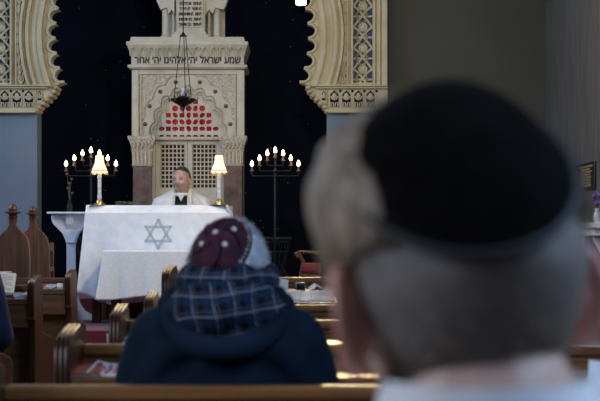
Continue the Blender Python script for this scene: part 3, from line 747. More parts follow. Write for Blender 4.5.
# ------------------------------------------------------------ carved chairs at far left
def carved_chair(px, d, label, ytop=205):
    q = d/F; zf = 0.0 if d < 10.7 else .45
    e = empty('carved_chair', (PX(px, d), d, zf), label, 'chair', 'carved chairs at the left wall')
    H = lambda y: PZ(y, d)-zf
    hwid = 17*q
    pr = [(hwid*.98, .30), (hwid, H(262)), (hwid*.96, H(246)), (hwid*.85, H(238)), (hwid*.62, H(233)), (hwid*.35, H(229)), (hwid*.22, H(225)), (hwid*.2, H(221))]
    MB().prism(pr+[(-x, z) for x, z in pr[::-1]], 'y', -.025, .025).obj('backrest', 'chairwood', e, bevel=.01)
    MB().lathe((0, 0, H(222)), [(a_, b_*.78) for a_, b_ in [(.032, 0), (.03, .03), (.038, .045), (.028, .06), (.034, .075), (.062, .082), (.062, .092), (.03, .10), (.034, .115), (.028, .14), (.012, .16), (.004, .175)]], 14).obj('finial', 'chairwood', e, True)
    MB().box(-hwid, hwid, .02, .2, .42, .46).obj('seat', 'chairwood', e, bevel=.006)
    for sx in (-1, 1):
        MB().box(sx*(hwid-.02)-.02, sx*(hwid-.02)+.02, .16, .20, 0, .42).obj('leg', 'chairwood', e)
        MB().box(sx*(hwid-.02)-.02, sx*(hwid-.02)+.02, -.02, .02, 0, .42).obj('leg', 'chairwood', e)
        MB().prism([(0, .60), (.05, .64), (.13, .62), (.20, .66), (.21, .62), (.19, .42), (.17, .42), (.16, .58), (.05, .58), (0, .54)], 'x', sx*(hwid-.02)-.018, sx*(hwid-.02)+.018).obj('armrest', 'chairwood', e, bevel=.005)
carved_chair(13, 10.1, 'carved wooden chair with gabled back and finial at the left edge')
carved_chair(33, 11.4, 'carved wooden chair with finial, half hidden beside the white stand')

# red seated armchair to the right
d = 11.6; e = empty('armchair', (PX(332, d), d, .45), 'wooden armchair with crimson seat and curled arms right of the menorah', 'chair', rz=-1.15)
q = d/F; H = lambda y: PZ(y, d)-.45
MB().box(-.19, .19, -.20, .20, H(274), H(263)).obj('seat', 'leather', e, bevel=.03)
MB().box(-.20, .20, -.21, .21, H(279), H(274)).obj('seat_rail', 'chairwood', e, bevel=.008)
for sx in (-1, 1):
    MB().tube([(sx*.19, .20, 0), (sx*.19, .20, H(262)), (sx*.18, .23, H(245)), (sx*.14, .26, H(222))], .018, 8).obj('leg', 'chairwood', e, True)
    MB().tube([(sx*.19, -.18, 0), (sx*.19, -.19, H(274)), (sx*.195, -.17, H(262)), (sx*.20, -.2, H(256)), (sx*.2, -.21, H(252))], .018, 8).obj('leg', 'chairwood', e, True)
    MB().tube([(sx*.18, .22, H(246)), (sx*.21, .08, H(249)), (sx*.21, -.06, H(253)), (sx*.21, -.19, H(252)), (sx*.21, -.24, H(254)), (sx*.2, -.22, H(257)), (sx*.2, -.19, H(256))], .014, 8).obj('armrest', 'chairwood', e, True)
MB().prism([(-.14, H(248)), (-.15, H(225)), (-.08, H(218)), (0, H(214)), (.08, H(218)), (.15, H(225)), (.14, H(248))], 'y', .235, .262).obj('backrest', 'chairwood', e, bevel=.006)

# rabbi's stool (behind the table)
stl = empty('stool', (PX(183, 12.95), 12.95, .62), 'plain wooden stool behind the table, hidden by the seated man', 'stool')
MB().box(-.19, .19, -.17, .17, .30, .335).obj('seat', 'chairwood', stl, bevel=.01)
for sx in (-1, 1):
    for sy in (-1, 1): MB().tube([(sx*.16, sy*.14, 0), (sx*.14, sy*.12, .30)], .016, 8).obj('leg', 'chairwood', stl, True)

# plaque and shelf on the right wall
xw = WR
yA = (xw)*F/(596.5-300); yB_ = xw*F/(580.-300)
zA0, zA1 = PZ(189, yA), PZ(161, yA)
pl = empty('wall_plaque', (xw, (yA+yB_)/2, (zA0+zA1)/2), 'black memorial plaque with gold lines on the right wall', 'plaque')
hl = (yB_-yA)/2; hh = (zA1-zA0)/2
MB().box(-.02, 0, -hl, hl, -hh, hh).obj('board', 'signblack', pl, bevel=.004)
for i in range(8):
    g = MB(); z = hh*.72-i*hh*.2; w = hl*(.78-.3*abs(math.sin(i*1.7))); y = -w
    while y < w:
        l_ = random.uniform(.04, .09); g.box(-.023, -.0195, y, min(w, y+l_), z-.007, z+.007); y += l_+.022
    g.obj('text_line', 'gold', pl)
sh = empty('wall_shelf', (xw, 12.0, 1.17), 'white painted shelf on the right wall below the plaque', 'shelf')
MB().box(-.15, 0, -.6, .6, .05, .10).obj('shelf_board', 'white', sh, bevel=.01)
MB().box(-.12, 0, -.56, .56, -.01, .05).obj('moulding', 'white', sh, bevel=.01)
for s in (-1, 1): MB().prism([(0, 0), (-.10, 0), (-.09, -.05), (-.04, -.14), (0, -.22)], 'y', s*.42-.02, s*.42+.02).obj('bracket', 'white', sh)
d = 11.55; vx = PX(597, d)
fv = empty('flower_vase', (vx, d, 1.27), 'small white vase of purple flowers on the white wall shelf', 'vase')
MB().lathe((0, 0, 0), [(.022, 0), (.028, .02), (.03, .06), (.016, .10), (.02, .115)], 16).obj('vase', 'porcelain', fv, True)
s_ = MB(); p_ = MB()
for i in range(14):
    a = i*2.4; rr_ = .008+.035*(i/14); h_ = .15+.10*random.random()
    s_.tube([(0, 0, .10), (rr_*.5*math.cos(a), rr_*.5*math.sin(a), h_*.8), (rr_*math.cos(a), rr_*math.sin(a), h_)], .002, 5)
    p_.sphere((rr_*math.cos(a), rr_*math.sin(a), h_), (.014, .014, .018), 8, 6)
s_.obj('stems', 'leaf', fv, True); p_.obj('blossoms', 'purple', fv, True)

# ------------------------------------------------------------ pews
RT, LT, LS, LD = .911, .872, .030, .21     # rail top, ledge top at the rail, fall of the ledge, ledge depth
def make_pew(x0, x1, apron=False, seat=True, ended=(True, True), ldep=LD, fall=LS):
    """local: y=0 is the near face of the back panel; ledge towards -y, seat towards +y"""
    e = empty('pew', (0, 0, 0))
    w0, w1 = x0+.036, x1-.036
    MB().box(w0, w1, 0, .022, .12, RT-.02).obj('back_panel', 'wood', e)
    MB().box(w0, w1, -.014, .03, RT-.028, RT).obj('top_rail', 'wood', e, bevel=.006)
    lp = MB()
    lp.loft([[(x, 0, LT), (x, 0, LT-.018), (x, -ldep, LT-fall-.018), (x, -ldep, LT-fall)] for x in (w0, w1)])
    lg = lp.obj('book_ledge', 'wood', e, bevel=.003)
    MB().box(w0, w1, -ldep-.014, -ldep, LT-fall-.022, LT-fall+.006).obj('ledge_lip', 'wood', lg, bevel=.004)
    if apron: MB().box(w0, w1, -ldep+.01, -ldep+.03, .70, LT-fall-.02).obj('apron', 'wood', e)
    if seat:
        MB().box(w0, w1, .022, .40, .425, .45).obj('seat', 'wood', e, bevel=.008)
        MB().box(w0, w1, .36, .38, .30, .425).obj('seat_rail', 'wood', e)
    for x, on in ((x0, ended[0]), (x1, ended[1])):
        if not on: continue
        s = 1 if x == x0 else -1; a, b = (x, x+.036) if s > 0 else (x-.036, x)
        ff = .42 if seat else .10
        pr = [(-ldep+.02, 0), (-ldep+.03, .55), (-ldep+.02, .70), (-ldep-.005, .76), (-ldep-.015, .84), (-ldep-.012, .91), (-ldep+.01, .935), (-ldep+.12, .95), (-.03, .958), (.01, .95), (.03, .90), (.03, .80), (.05, .66), (ff-.05 if seat else .06, .60 if seat else .5), (ff, .52), (ff, 0)]
        if not seat: pr = pr[:12]+[(.05, .6), (.05, 0)]
        p = MB().prism(pr, 'x', a, b).obj('end_panel', 'wood_dark', e, bevel=.006)
        g = MB()
        for k_ in (.006, .018, .030):
            g.tube([(a+k_, -ldep+.0, .745), (a+k_, -ldep-.014, .80), (a+k_, -ldep-.018, .86), (a+k_, -ldep-.014, .912), (a+k_, -ldep+.008, .938), (a+k_, -ldep+.12, .953), (a+k_, -.03, .961)], .0065, 6)
        g.obj('end_moulding', 'wood_dark', p, True)
        MB().prism([(-ldep-.025, .74), (-ldep-.02, .755), (-ldep+.03, .755), (-ldep+.03, .73)], 'x', a-.004, b+.004).obj('collar', 'wood_dark', p, bevel=.003)
    return e
pews = {}
R0, R1 = -.59, 2.44
base = make_pew(R0, R1)
labs = {1: 'long wooden pew nearest the camera, behind the man in the navy coat',
        2: 'wooden pew with the red booklet and pink leaflet on its ledge',
        3: 'wooden pew, third from the camera, with white papers by its scrolled end',
        4: 'wooden pew directly behind the front reading desk',
        0: 'wooden pew in front of the man with the black skullcap',
        -1: 'wooden pew whose seat the man in the black skullcap sits on'}
for i in (-1, 0, 1, 2, 3, 4):
    o = base if i == -1 else copy_tree(base)
    o.location = (0, 2.65+.97*(i-1), 0); tag(o, labs[i], 'pew', 'pews right of the aisle'); pews[i] = o
p5 = make_pew(R0, R1, seat=False, ldep=.38, fall=.062)
p5.location = (0, 6.42, .08); p5.name = 'reading_desk'; tag(p5, 'front wooden reading desk carrying the open prayer book', 'desk')
ft = MB()
for x in (R0+.02, R1-.02, .9): ft.box(x-.018, x+.018, -.30, .05, -.08, .13)
ft.obj('plinth', 'wood_dark', p5)
Q0, Q1 = -4.9, -1.375
qb = make_pew(Q0, Q1, apron=True)
ql = ['wooden pew at far left holding the large open book', 'wooden pew at left with red and pale papers, beside the white stand', 'wooden pew the trousered person at the left edge sits on']
for i, y in enumerate((7.55, 8.72, 6.38)):
    o = qb if i == 0 else copy_tree(qb); o.location = (0, y, 0.0); tag(o, ql[i], 'pew', 'pews left of the aisle')

# ------------------------------------------------------------ books and papers
def ledge_at(y0, ldep=LD, fall=LS, lt=LT, dz=0): return (y0, ldep, fall, lt+dz)
def on_ledge(name, led, X, off, rz, label, cat, group=None, lift=0):
    """off: distance from the rail towards the camera"""
    y0, ldep, fall, lt = led; z = lt-fall*off/ldep+.0012+lift
    e = empty(name, (X, y0-off, z), label, cat, group); tilt = math.atan2(fall, ldep)
    e.rotation_euler = (Matrix.Rotation(tilt, 3, 'X') @ Matrix.Rotation(rz, 3, 'Z')).to_euler(); return e
def open_book(e, w, h, t, cover):
    MB().box(-w, w, -h/2, h/2, 0, .003).obj('cover', cover, e)
    for s in (-1, 1):
        rings = []
        for k_ in range(9):
            u = k_/8; x = s*(w-.004)*u; z = .003+t*(.35+.65*math.sin(min(1, u*2.2)*PI/2))*(1-.55*u)
            rings.append([(x, -h/2+.004, .003), (x, h/2-.004, .003), (x, h/2-.004, z), (x, -h/2+.004, z)])
        pg = MB().loft(rings).obj('page_block', 'paper', e, True)
        ln = MB()
        for j in range(11):
            yy = h*.36-j*h*.072; x0, x1 = s*w*.16, s*w*(.84 if j % 4 else .6); u0, u1 = .16, abs(x1)/w
            zf = lambda u: .003+t*(.35+.65*math.sin(min(1, u*2.2)*PI/2))*(1-.55*u)
            for a_, b_ in ((0, .33), (.33, .66), (.66, 1)):
                xa, xb = x0+(x1-x0)*a_, x0+(x1-x0)*b_; za, zb_ = zf(abs(xa)/w)+.0006, zf(abs(xb)/w)+.0006
                ln.loft([[(xa, yy-.0015, za-.001), (xa, yy+.0015, za-.001), (xa, yy+.0015, za), (xa, yy-.0015, za)], [(xb, yy-.0015, zb_-.001), (xb, yy+.0015, zb_-.001), (xb, yy+.0015, zb_), (xb, yy-.0015, zb_)]])
        ln.obj('printed_text', 'print', pg)
def sheet(e, w, h, mat='paper', t=.0015, curl=.0, name='sheet', fold=False):
    rings = []
    for k_ in range(9):
        u = k_/8; x = -w/2+w*u; z = curl*(abs(u-.5)*2)**2 if not fold else curl*abs(u-.5)*2
        rings.append([(x, -h/2, z), (x, h/2, z), (x, h/2, z+t), (x, -h/2, z+t)])
    return MB().loft(rings).obj(name, mat, e, True)
def closed_book(e, w, h, t, cover):
    MB().box(-w/2, w/2, -h/2, h/2, 0, t).obj('cover', cover, e, bevel=.002)
    MB().box(-w/2+.003, w/2+.0008, -h/2-.0008, h/2+.0008, .003, t-.003).obj('page_block', 'paper', e)
L5 = ledge_at(6.42, .38, .062, LT, .08)
e = on_ledge('prayer_book', L5, PX(306, 6.14), .27, -.03, 'open white paged prayer book on the front reading desk', 'book'); open_book(e, .122, .20, .016, 'navycover')
e = on_ledge('prayer_book', L5, PX(280, 6.2), .15, .1, 'small open booklet standing upright beside the man in the navy coat', 'book')
m_ = MB(); rings = []
for k_ in range(7):
    u = k_/6; x = -.035+.07*u; rings.append([(x, .01+.02*math.sin(u*PI), 0), (x, .013+.02*math.sin(u*PI), 0), (x+.004, .03, .066-.018*u), (x+.004, .027, .066-.018*u)])
m_.loft(rings).obj('page', 'paper', e, True); MB().box(-.037, .038, .012, .055, 0, .003).obj('cover', 'navycover', e)
e = on_ledge('mobile_phone', L5, PX(300.5, 6.2), .10, 0, 'black glass phone with silver rim behind the open prayer book', 'phone')
MB().box(-.021, .021, 0, .008, 0, .034).obj('body', 'silver', e, bevel=.002); MB().box(-.018, .018, -.002, .0, .003, .030).obj('screen', 'phone', e)
MB().box(-.02, .02, .006, .03, 0, .004).obj('prop', 'silver', e)
e = on_ledge('folded_paper', L5, PX(316, 6.2), .08, .2, 'small tented white paper on the desk near the red armchair', 'paper')
MB().prism([(-.032, 0), (0, .022), (.032, .004), (.03, 0), (0, .018), (-.028, 0)], 'y', -.03, .03).obj('sheet', 'paper', e)
e = on_ledge('booklet', L5, PX(334, 6.15), .17, -.1, 'flat closed white booklet right of the open prayer book', 'book'); closed_book(e, .09, .12, .014, 'paper')
def led(i): return ledge_at(2.65+.97*(i-1))
e = on_ledge('booklet', led(2), PX(85, 3.5), .13, .1, 'dark red booklet lying by the scrolled pew end', 'book'); closed_book(e, .085, .12, .008, 'redcover')
e = on_ledge('leaflet', led(2), PX(113, 3.5), .12, -.08, 'white leaflet with pink print on the pew ledge', 'leaflet'); sheet(e, .105, .13, curl=.008)
m_ = MB()
for j in range(4): m_.tube([(-.03+.02*j, -.04, .003), (-.02+.015*j, 0, .003), (-.035+.022*j, .04, .003)], .0035, 5)
m_.obj('pink_print', 'pink', e)
e = on_ledge('leaflet', led(3), PX(127, 4.45), .12, .15, 'loose white papers beside the third pew end', 'leaflet'); sheet(e, .13, .14, curl=.006)
e = on_ledge('booklet', led(3), PX(139, 4.45), .12, -.1, 'thin pale booklet resting on the loose white papers', 'book', lift=.009); closed_book(e, .08, .11, .006, 'bluecover')
e = on_ledge('leaflet', ledge_at(2.65), PX(612, 2.6), .045, 0, 'white sheet leaning against the near pew rail at the right edge', 'leaflet'); e.rotation_euler = (1.25, .12, 0); e.location.z += .046; sheet(e, .09, .09, curl=.006)
LQ = ledge_at(7.55); LQ2 = ledge_at(8.72)
e = on_ledge('prayer_book', LQ, PX(-10, 7.4), .06, .1, 'large open book propped on the far left pew', 'book'); e.rotation_euler.x += .42; e.location.z += .045; open_book(e, .115, .19, .03, 'navycover'); MB().box(-.06, .06, -.01, .09, -.05, -.004).obj('book_rest', 'wood_dark', e)
for i, (px, of, rz, w, h, t, cv, lb) in enumerate(((18, .14, .25, .05, .13, .016, 'bluecover', 'pale blue book right of the large open book'), (28.5, .14, -.2, .045, .12, .026, 'paper', 'white stack of folded sheets by the far left pew end'))):
    e = on_ledge('booklet', LQ, PX(px, 7.4), of, rz, lb, 'book'); closed_book(e, w, h, t, cv)
for i, (px, rz, w, h, t, cv, lb) in enumerate(((40, .05, .07, .14, .012, 'redcover', 'dark red book on the left pew near the white stand'), (50, -.3, .06, .11, .012, 'bluecover', 'pale blue book lying askew beside the dark red one'), (60, .15, .035, .13, .016, 'paper', 'white booklet next to the left pew end'))):
    e = on_ledge('booklet', LQ2, PX(px, 8.6), .12, rz, lb, 'book'); closed_book(e, w, h, t, cv)
e = on_ledge('hymn_book', LQ2, PX(5, 8.7), .05, .1, 'grey green book standing at the left edge by the carved chair', 'book')
closed = MB().box(-.05, .05, -.012, .012, 0, .085).obj('cover', 'greencover', e, bevel=.002); MB().box(-.047, .047, -.009, .009, .0008, .086).obj('page_block', 'paper', e)
e.scale = (1, 1, 1)

# ------------------------------------------------------------ people
def hp(d, off=0, jaw=1.0):
    """head surface for a unit direction; +y is the face, z=0 the eye line"""
    x, y, z = d
    p = Vector((x*(.077+off), y*((.096 if y > 0 else .102)+off), z*(.113+off)))
    if z < 0:
        t = -z; p.x *= 1-.27*t**1.6*jaw
        if y < 0: p.y *= 1-.50*t
        else: p.y *= 1-.08*t
    if y > 0:
        X, Z = p.x, p.z; g = lambda cx, cz, sx, sz: math.exp(-((X-cx)/sx)**2-((Z-cz)/sz)**2)
        p.y += y*(.024*g(0, -.030, .011, .018)+.013*g(0, -.010, .008, .022)+.004*g(0, .022, .045, .012)-.011*(g(.031, .002, .017, .012)+g(-.031, .002, .017, .012))
                  +.006*g(0, -.060, .020, .008)-.004*g(0, -.067, .022, .003)+.004*g(0, -.073, .018, .006)+.008*g(0, -.098, .022, .014)+.004*(g(.045, -.03, .018, .018)+g(-.045, -.03, .018, .018)))
    return p
def add_head(mb, mat4, U=72, V=54):
    vs = []
    n0 = len(mb.bm.verts)
    bmesh.ops.create_uvsphere(mb.bm, u_segments=U, v_segments=V, radius=1)
    mb.bm.verts.ensure_lookup_table()
    for v in mb.bm.verts[n0:]: v.co = mat4 @ hp(v.co.normalized())
def ear_chain(mb, mat4, s, sc_=1.0):
    c = Vector((s*.076, -.004, -.016)); pts = []
    for i in range(15):
        t = -2.2+ i/14*4.6      # from front-top over the back to the lobe
        yy = -math.cos(t)*.017-.006; zz = -math.sin(t)*.031*1.0
        zz = math.cos(t+PI/2)*.031
        out = .014+.010*max(0, math.cos(t))
        pts.append((mat4 @ (c+Vector((s*out, yy, zz))*sc_), .0048*sc_))
    mb.chain(pts, 3)
    mb.sphere(mat4 @ (c+Vector((s*.010, -.006, -.001))), (.008, .016, .028), 14, 9, mat4.to_3x3().normalized() if False else mat4.to_quaternion().to_matrix())
    mb.sphere(mat4 @ (c+Vector((s*.008, .002, -.031))), (.006, .008, .009), 12, 8)
    mb.sphere(mat4 @ (c+Vector((-s*.004, .004, 0))), (.010, .014, .026), 12, 8, mat4.to_quaternion().to_matrix())
def hand(mb, w, dirv, side, up):
    """relaxed hand: palm, four unequal curled fingers and a thumb"""
    dirv = dirv.normalized(); up = (up-dirv*up.dot(dirv)).normalized(); lat = dirv.cross(up).normalized()*side
    pc = w+dirv*.05
    for i in range(4):
        k_ = pc+dirv*.035+lat*(.030-.020*i); ln = (.040, .045, .041, .032)[i]
        mb.chain([(w+dirv*.01+lat*(.016-.011*i), .013), (k_, .011)], 5)
        a = k_+dirv*ln*.75-up*.006; b = a+dirv*ln*.45-up*ln*.35; c_ = b+dirv*ln*.15-up*ln*.4
        mb.chain([(k_, .0098), (a, .0088), (b, .008), (c_, .007)], 4)
    t0 = w+dirv*.02+lat*.024; t1 = t0+dirv*.030+lat*.022-up*.008; t2 = t1+dirv*.026+lat*.004-up*.008
    mb.chain([(t0, .013), (t1, .0105), (t2, .0085)], 5)
def hair_strands(mb, mat4, n, pred, ln, w=.0008, off=.004, droop=.3, jit=.5, seed=3, comb=Vector((0, -.3, -.4))):
    rnd = random.Random(seed); k_ = 0
    while k_ < n:
        d = Vector((rnd.gauss(0, 1), rnd.gauss(0, 1), rnd.gauss(0, 1))).normalized(); L_ = pred(d)
        if not L_: continue
        k_ += 1; p = hp(d, off); nrm = d.copy(); l_ = ln*L_*rnd.uniform(.6, 1.2)
        dr = (nrm+comb+Vector((rnd.uniform(-1, 1), rnd.uniform(-1, 1), rnd.uniform(-1, 1)))*jit).normalized()
        q1 = p+dr*l_*.55; q2 = q1+(dr+Vector((0, 0, -droop))).normalized()*l_*.45; s = dr.cross(Vector((rnd.uniform(-1, 1), rnd.uniform(-1, 1), rnd.uniform(-1, 1)))).normalized()*w
        vs = [mb.bm.verts.new(mat4 @ v) for v in (p-s, p+s, q1+s*.8, q1-s*.8, q2)]
        mb.bm.faces.new((vs[0], vs[1], vs[2], vs[3])); mb.bm.faces.new((vs[3], vs[2], vs[4]))
def shell(mat4, name, mat, parent, pred, off, amp=.002, freq=40, U=96, V=72, bulge=None):
    """a skin of hair over part of the scalp"""
    bm = bmesh.new(); bmesh.ops.create_uvsphere(bm, u_segments=U, v_segments=V, radius=1)
    kill = []
    for v in bm.verts:
        d = v.co.normalized(); k_ = pred(d); o_ = off*k_ if k_ > 0 else -.004
        if k_ > 0: o_ += amp*noise.noise(d*freq/4)*k_ + amp*.6*noise.noise(Vector((d.x*freq, d.y*freq, d.z*freq*.4)))*k_
        if bulge: o_ += bulge(d)
        v.co = mat4 @ hp(d, o_)
        if k_ <= -.2: kill.append(v)
    bmesh.ops.delete(bm, geom=kill, context='VERTS')
    m = MB(); m.bm.free(); m.bm = bm; o = m.obj(name, mat, parent, True)
    s = o.modifiers.new('s', 'SOLIDIFY'); s.thickness = .003; s.offset = -1; return o
def cap(mat4, nrm, half, name, mat, parent, off=.012, thick=.004, flat=.0, ax_scale=(1, 1), rim=None):
    nrm = nrm.normalized(); u = nrm.cross(Vector((0, 0, 1))).normalized(); v = u.cross(nrm)
    nr_, na = 18, 64; rings = []
    def pt(th, a, o_):
        dirv = (nrm*math.cos(th)+(u*math.cos(a)*ax_scale[0]+v*math.sin(a)*ax_scale[1])*math.sin(th)).normalized(); return hp(dirv, o_), dirv
    for i in range(nr_+1):
        th = half*(i/nr_); o_ = off+flat*(i/nr_)*0+.0015*math.cos(i*PI/nr_)
        rings.append([mat4 @ pt(max(th, .01), 2*PI*j/na, o_)[0] for j in range(na)])
    for i in range(nr_, -1, -1):
        th = half*(i/nr_); rings.append([mat4 @ pt(max(th, .01), 2*PI*j/na, off-thick)[0] for j in range(na)])
    c_ = MB().loft(rings).obj(name, mat, parent, True)
    if rim:
        MB().tube([mat4 @ pt(half, 2*PI*j/na, off-.001)[0] for j in range(na+1)], rim[0], 8).obj('cap_binding', rim[1], c_, True)
    return c_, pt
def eyes(mat4, parent):
    for s in (-1, 1):
        c_ = Vector((s*.031, .067, .001)); m = MB(); m.sphere(mat4 @ c_, .0125, 16, 12); ey = m.obj('eye', 'eyewhite', parent, True)
        MB().sphere(mat4 @ (c_+Vector((0, .0095, 0))), .0052, 12, 8).obj('iris', 'iris', ey, True)
        MB().tube([mat4 @ Vector((s*x, y, z)) for x, y, z in ((.014, .093, .021), (.028, .091, .026), (.045, .080, .021))], .0032, 6).obj('eyebrow', 'hair_brown', parent, True)
    MB().tube([mat4 @ Vector((x, y, z)) for x, y, z in ((-.022, .084, -.063), (-.01, .0915, -.061), (0, .093, -.062), (.01, .0915, -.061), (.022, .084, -.063))], .0035, 6, lambda t: .4+.6*math.sin(PI*t)).obj('lips', 'lip', parent, True)

def figure(name, origin, rz, label, HC, hrot, sh_z, sh_w, pel, chest_y, seat, voxel=.0045, face='skin', coat='coat', trousers='jeans', arms=None, coat_extra=None, knees=.44, thick=1.0, floor=0.0, hscale=1.0, sleeve=True, bx=0.0, hwid=1.0):
    """seated figure in local space facing +y; HC head centre; all coordinates local"""
    e = empty(name, origin, label, 'person', rz=rz)
    hm = Matrix.Translation(HC) @ hrot.to_4x4() @ Matrix.Diagonal((hscale*hwid, hscale, hscale, 1))
    m = MB(); add_head(m, hm)
    for s in (-1, 1): ear_chain(m, hm, s)
    nb = Vector((HC.x*.5, chest_y-.01, sh_z+.03)); nt = hm @ Vector((0, -.022, -.075))
    m.chain([(nt, (.056, .056, .05)), ((nt+nb)/2, (.056, .057, .05)), (nb, (.059, .058, .05))], 6)
    m.chain([(nb, (.06, .055, .05)), (Vector((0, chest_y, sh_z-.06)), (.07, .06, .05))], 4); m.chain([(Vector((0, chest_y, sh_z-.12)), (.15*thick, .10*thick, .10)), (Vector((0, (chest_y+pel)/2, (sh_z+seat)/2)), (.13*thick, .10*thick, .12)), (Vector((0, pel, seat+.12)), (.16*thick, .12*thick, .11))], 8)
    wr = []; J = []
    for s in (-1, 1):
        sh = Vector((bx+s*(sh_w-.05), chest_y, sh_z-.05)); el, w_ = [v+Vector((bx, 0, 0)) for v in arms[0 if s < 0 else 1]] if arms else (Vector((bx+s*(sh_w+.02), chest_y+.05, sh_z-.34)), Vector((bx+s*.14, chest_y+.27, seat+.16)))
        m.chain([(sh, .052), (el, .040)], 9); m.chain([(el, .040), (w_, .026)], 9)
        hand(m, w_, w_-el, -s, Vector((0, 0, 1)))
        hip = Vector((bx+s*.10, pel, seat+.09)); kn = Vector((bx+s*.15, pel+knees, seat+.06)); an = Vector((bx+s*.15, pel+knees-.03, floor+.09))
        m.chain([(hip, .078), (kn, .055)], 9); m.chain([(kn, .052), (an, .034)], 9); m.chain([(an-Vector((0, 0, .03)), (.04, .045, .04)), (an+Vector((0, .14, -.055)), (.042, .05, .028))], 6)
        J.append((sh, el, w_, hip, kn, an))
    body = fuse(m, 'body', face, e, voxel, 4, .4)
    eyes(hm, e)
    # coat / jacket
    c_ = MB(); th = thick
    c_.chain([(Vector((bx, chest_y, sh_z-.02)), (.10, .085, .045)), (Vector((bx, chest_y, sh_z-.14)), (.185*th, .125*th, .11)), (Vector((bx, (chest_y+pel)/2-.0, (sh_z+seat)/2)), (.175*th, .13*th, .13)), (Vector((bx, pel, seat+.13)), (.19*th, .145*th, .10))], 8)
    for s, (sh, el, w_, hip, kn, an) in zip((-1, 1), J):
        c_.chain([(Vector((bx+s*.05, chest_y, sh_z-.0)), (.06, .06, .035)), (sh, (.075, .078, .07)), (sh+(el-sh)*.25+Vector((bx+s*.006, 0, 0)), .070), (el, .060)], 8)
        if sleeve: c_.chain([(el, .060), (el.lerp(w_, .88), .044)], 8)
    if coat_extra: coat_extra(c_)
    co = fuse(c_, 'coat', coat, e, .008, 8, .5)
    t_ = MB()
    for s, (sh, el, w_, hip, kn, an) in zip((-1, 1), J):
        t_.chain([(Vector((bx+s*.04, pel-.01, seat+.10)), (.12, .125, .095)), (hip, .095), (kn, .070)], 8); t_.chain([(kn, .070), (an+Vector((0, 0, .02)), .052)], 8)
    fuse(t_, 'trousers', trousers, e, .009, 6, .5)
    for s, (sh, el, w_, hip, kn, an) in zip((-1, 1), J):
        b_ = MB(); b_.chain([(an-Vector((0, .005, .035)), (.047, .052, .050)), (an+Vector((0, .145, -.052)), (.048, .056, .035))], 6)
        fuse(b_, 'shoe', 'blacksuit', e, .006, 5)
    return e, hm, body, co

# ---- man in the black skullcap (foreground)
D1 = .92; s1 = D1/F
HC = Vector(((456-463)*s1, 0, CAMZ+(231-281)*s1))
rot = (Matrix.Rotation(math.radians(-7), 3, 'Y').inverted() if False else Matrix.Rotation(math.radians(-6), 3, 'Y')) @ Matrix.Rotation(math.radians(17), 3, 'Z') @ Matrix.Rotation(math.radians(-6), 3, 'X')
o1 = Vector((163*s1, D1, 0))
def shirt_extra(c_):
    c_.chain([(Vector((0, -.02, 1.0)), (.15, .12, .05)), (Vector((0, -.025, 1.035)), (.10, .095, .035)), (Vector((.012, -.028, 1.076)), (.078, .076, .025))], 5)
e1, hm, body1, coat1 = figure('person', o1, 0, 'close up man from behind with black skullcap, cropped greying hair and white collar', HC, rot, .99, .215, .06, -.015, .45, voxel=.0035, coat='shirt', trousers='blacksuit', coat_extra=shirt_extra, hscale=1.0, hwid=.91)
body1.data.materials.append(M['skin_ear'])
for p in body1.data.polygons:
    q = hm.inverted() @ p.center
    if abs(q.x) > .076 and -.06 < q.z < .03 and -.04 < q.y < .03: p.material_index = 1
CN1 = Vector((-.03, -.60, .80)).normalized()
def hb1(d):      # thick on top and upper sides, fading to the nape
    if d.dot(CN1) > .72: return .05
    lim = -.62 if d.y < -.2 else (-.25 if d.y < .25 else .35)
    if d.z < lim-.1: return -1
    if d.y > .55 and d.z < .55: return -1
    if abs(d.x) > .80 and d.z < .12 and -.25 < d.y < .3: return -1
    return max(.12, min(1, (d.z-lim)/.75))
shell(hm, 'cropped_hair', 'hair_fade', e1, hb1, .010, .0015, 60)
def hb1b(d): return .05 if d.dot(CN1) > .72 else -1 if (d.z < .10-.1*d.y or (d.y > .7 and d.z < .5)) else max(.05, min(1, (d.z-.08)/.6))
shell(hm, 'hair', 'hair_brown', e1, hb1b, .011, .005, 22, bulge=lambda d: (.030*max(0, -d.x-.1)*max(0, min(1, d.z*1.8+.1))-.004*max(0, d.x)+.016*max(0, d.y)*max(0, d.z))*(max(0, min(1, (.74-d.dot(CN1))*6))))
hm_ = MB(); hair_strands(hm_, hm, 9000, lambda d: 0 if hb1b(d) < 0 or d.dot(CN1) > .64 else .35+.65*hb1b(d), .022, .0006, .009, .3, .6, 5, Vector((-.15, .1, .1)))
hair_strands(hm_, hm, 9000, lambda d: 0 if hb1(d) < 0 or d.z > .3 else .25+.6*hb1(d), .010, .0005, .002, .5, .4, 6, Vector((0, -.1, -.8)))
hm_.obj('hair_strands', 'hair_brown', e1)
k1, _ = cap(hm, CN1+Vector((-.12, 0, 0)), math.radians(50), 'skullcap', 'velvet', e1, .0185, .004, ax_scale=(1.02, .98), rim=(.003, 'blacktrim'))
# ribbed shirt collar
cr = MB(); rings = []
for k_ in range(48):
    a = 2*PI*k_/48; cx_, cy_ = .011, -.028
    rings.append([(cx_+.069*math.cos(a), cy_+.069*math.sin(a), 1.062), (cx_+.073*math.cos(a), cy_+.073*math.sin(a), 1.068), (cx_+.066*math.cos(a), cy_+.066*math.sin(a), 1.108), (cx_+.062*math.cos(a), cy_+.062*math.sin(a), 1.105)])
rings.append(rings[0]); cr.loft(rings, True, False).obj('collar', 'shirt', e1, True)

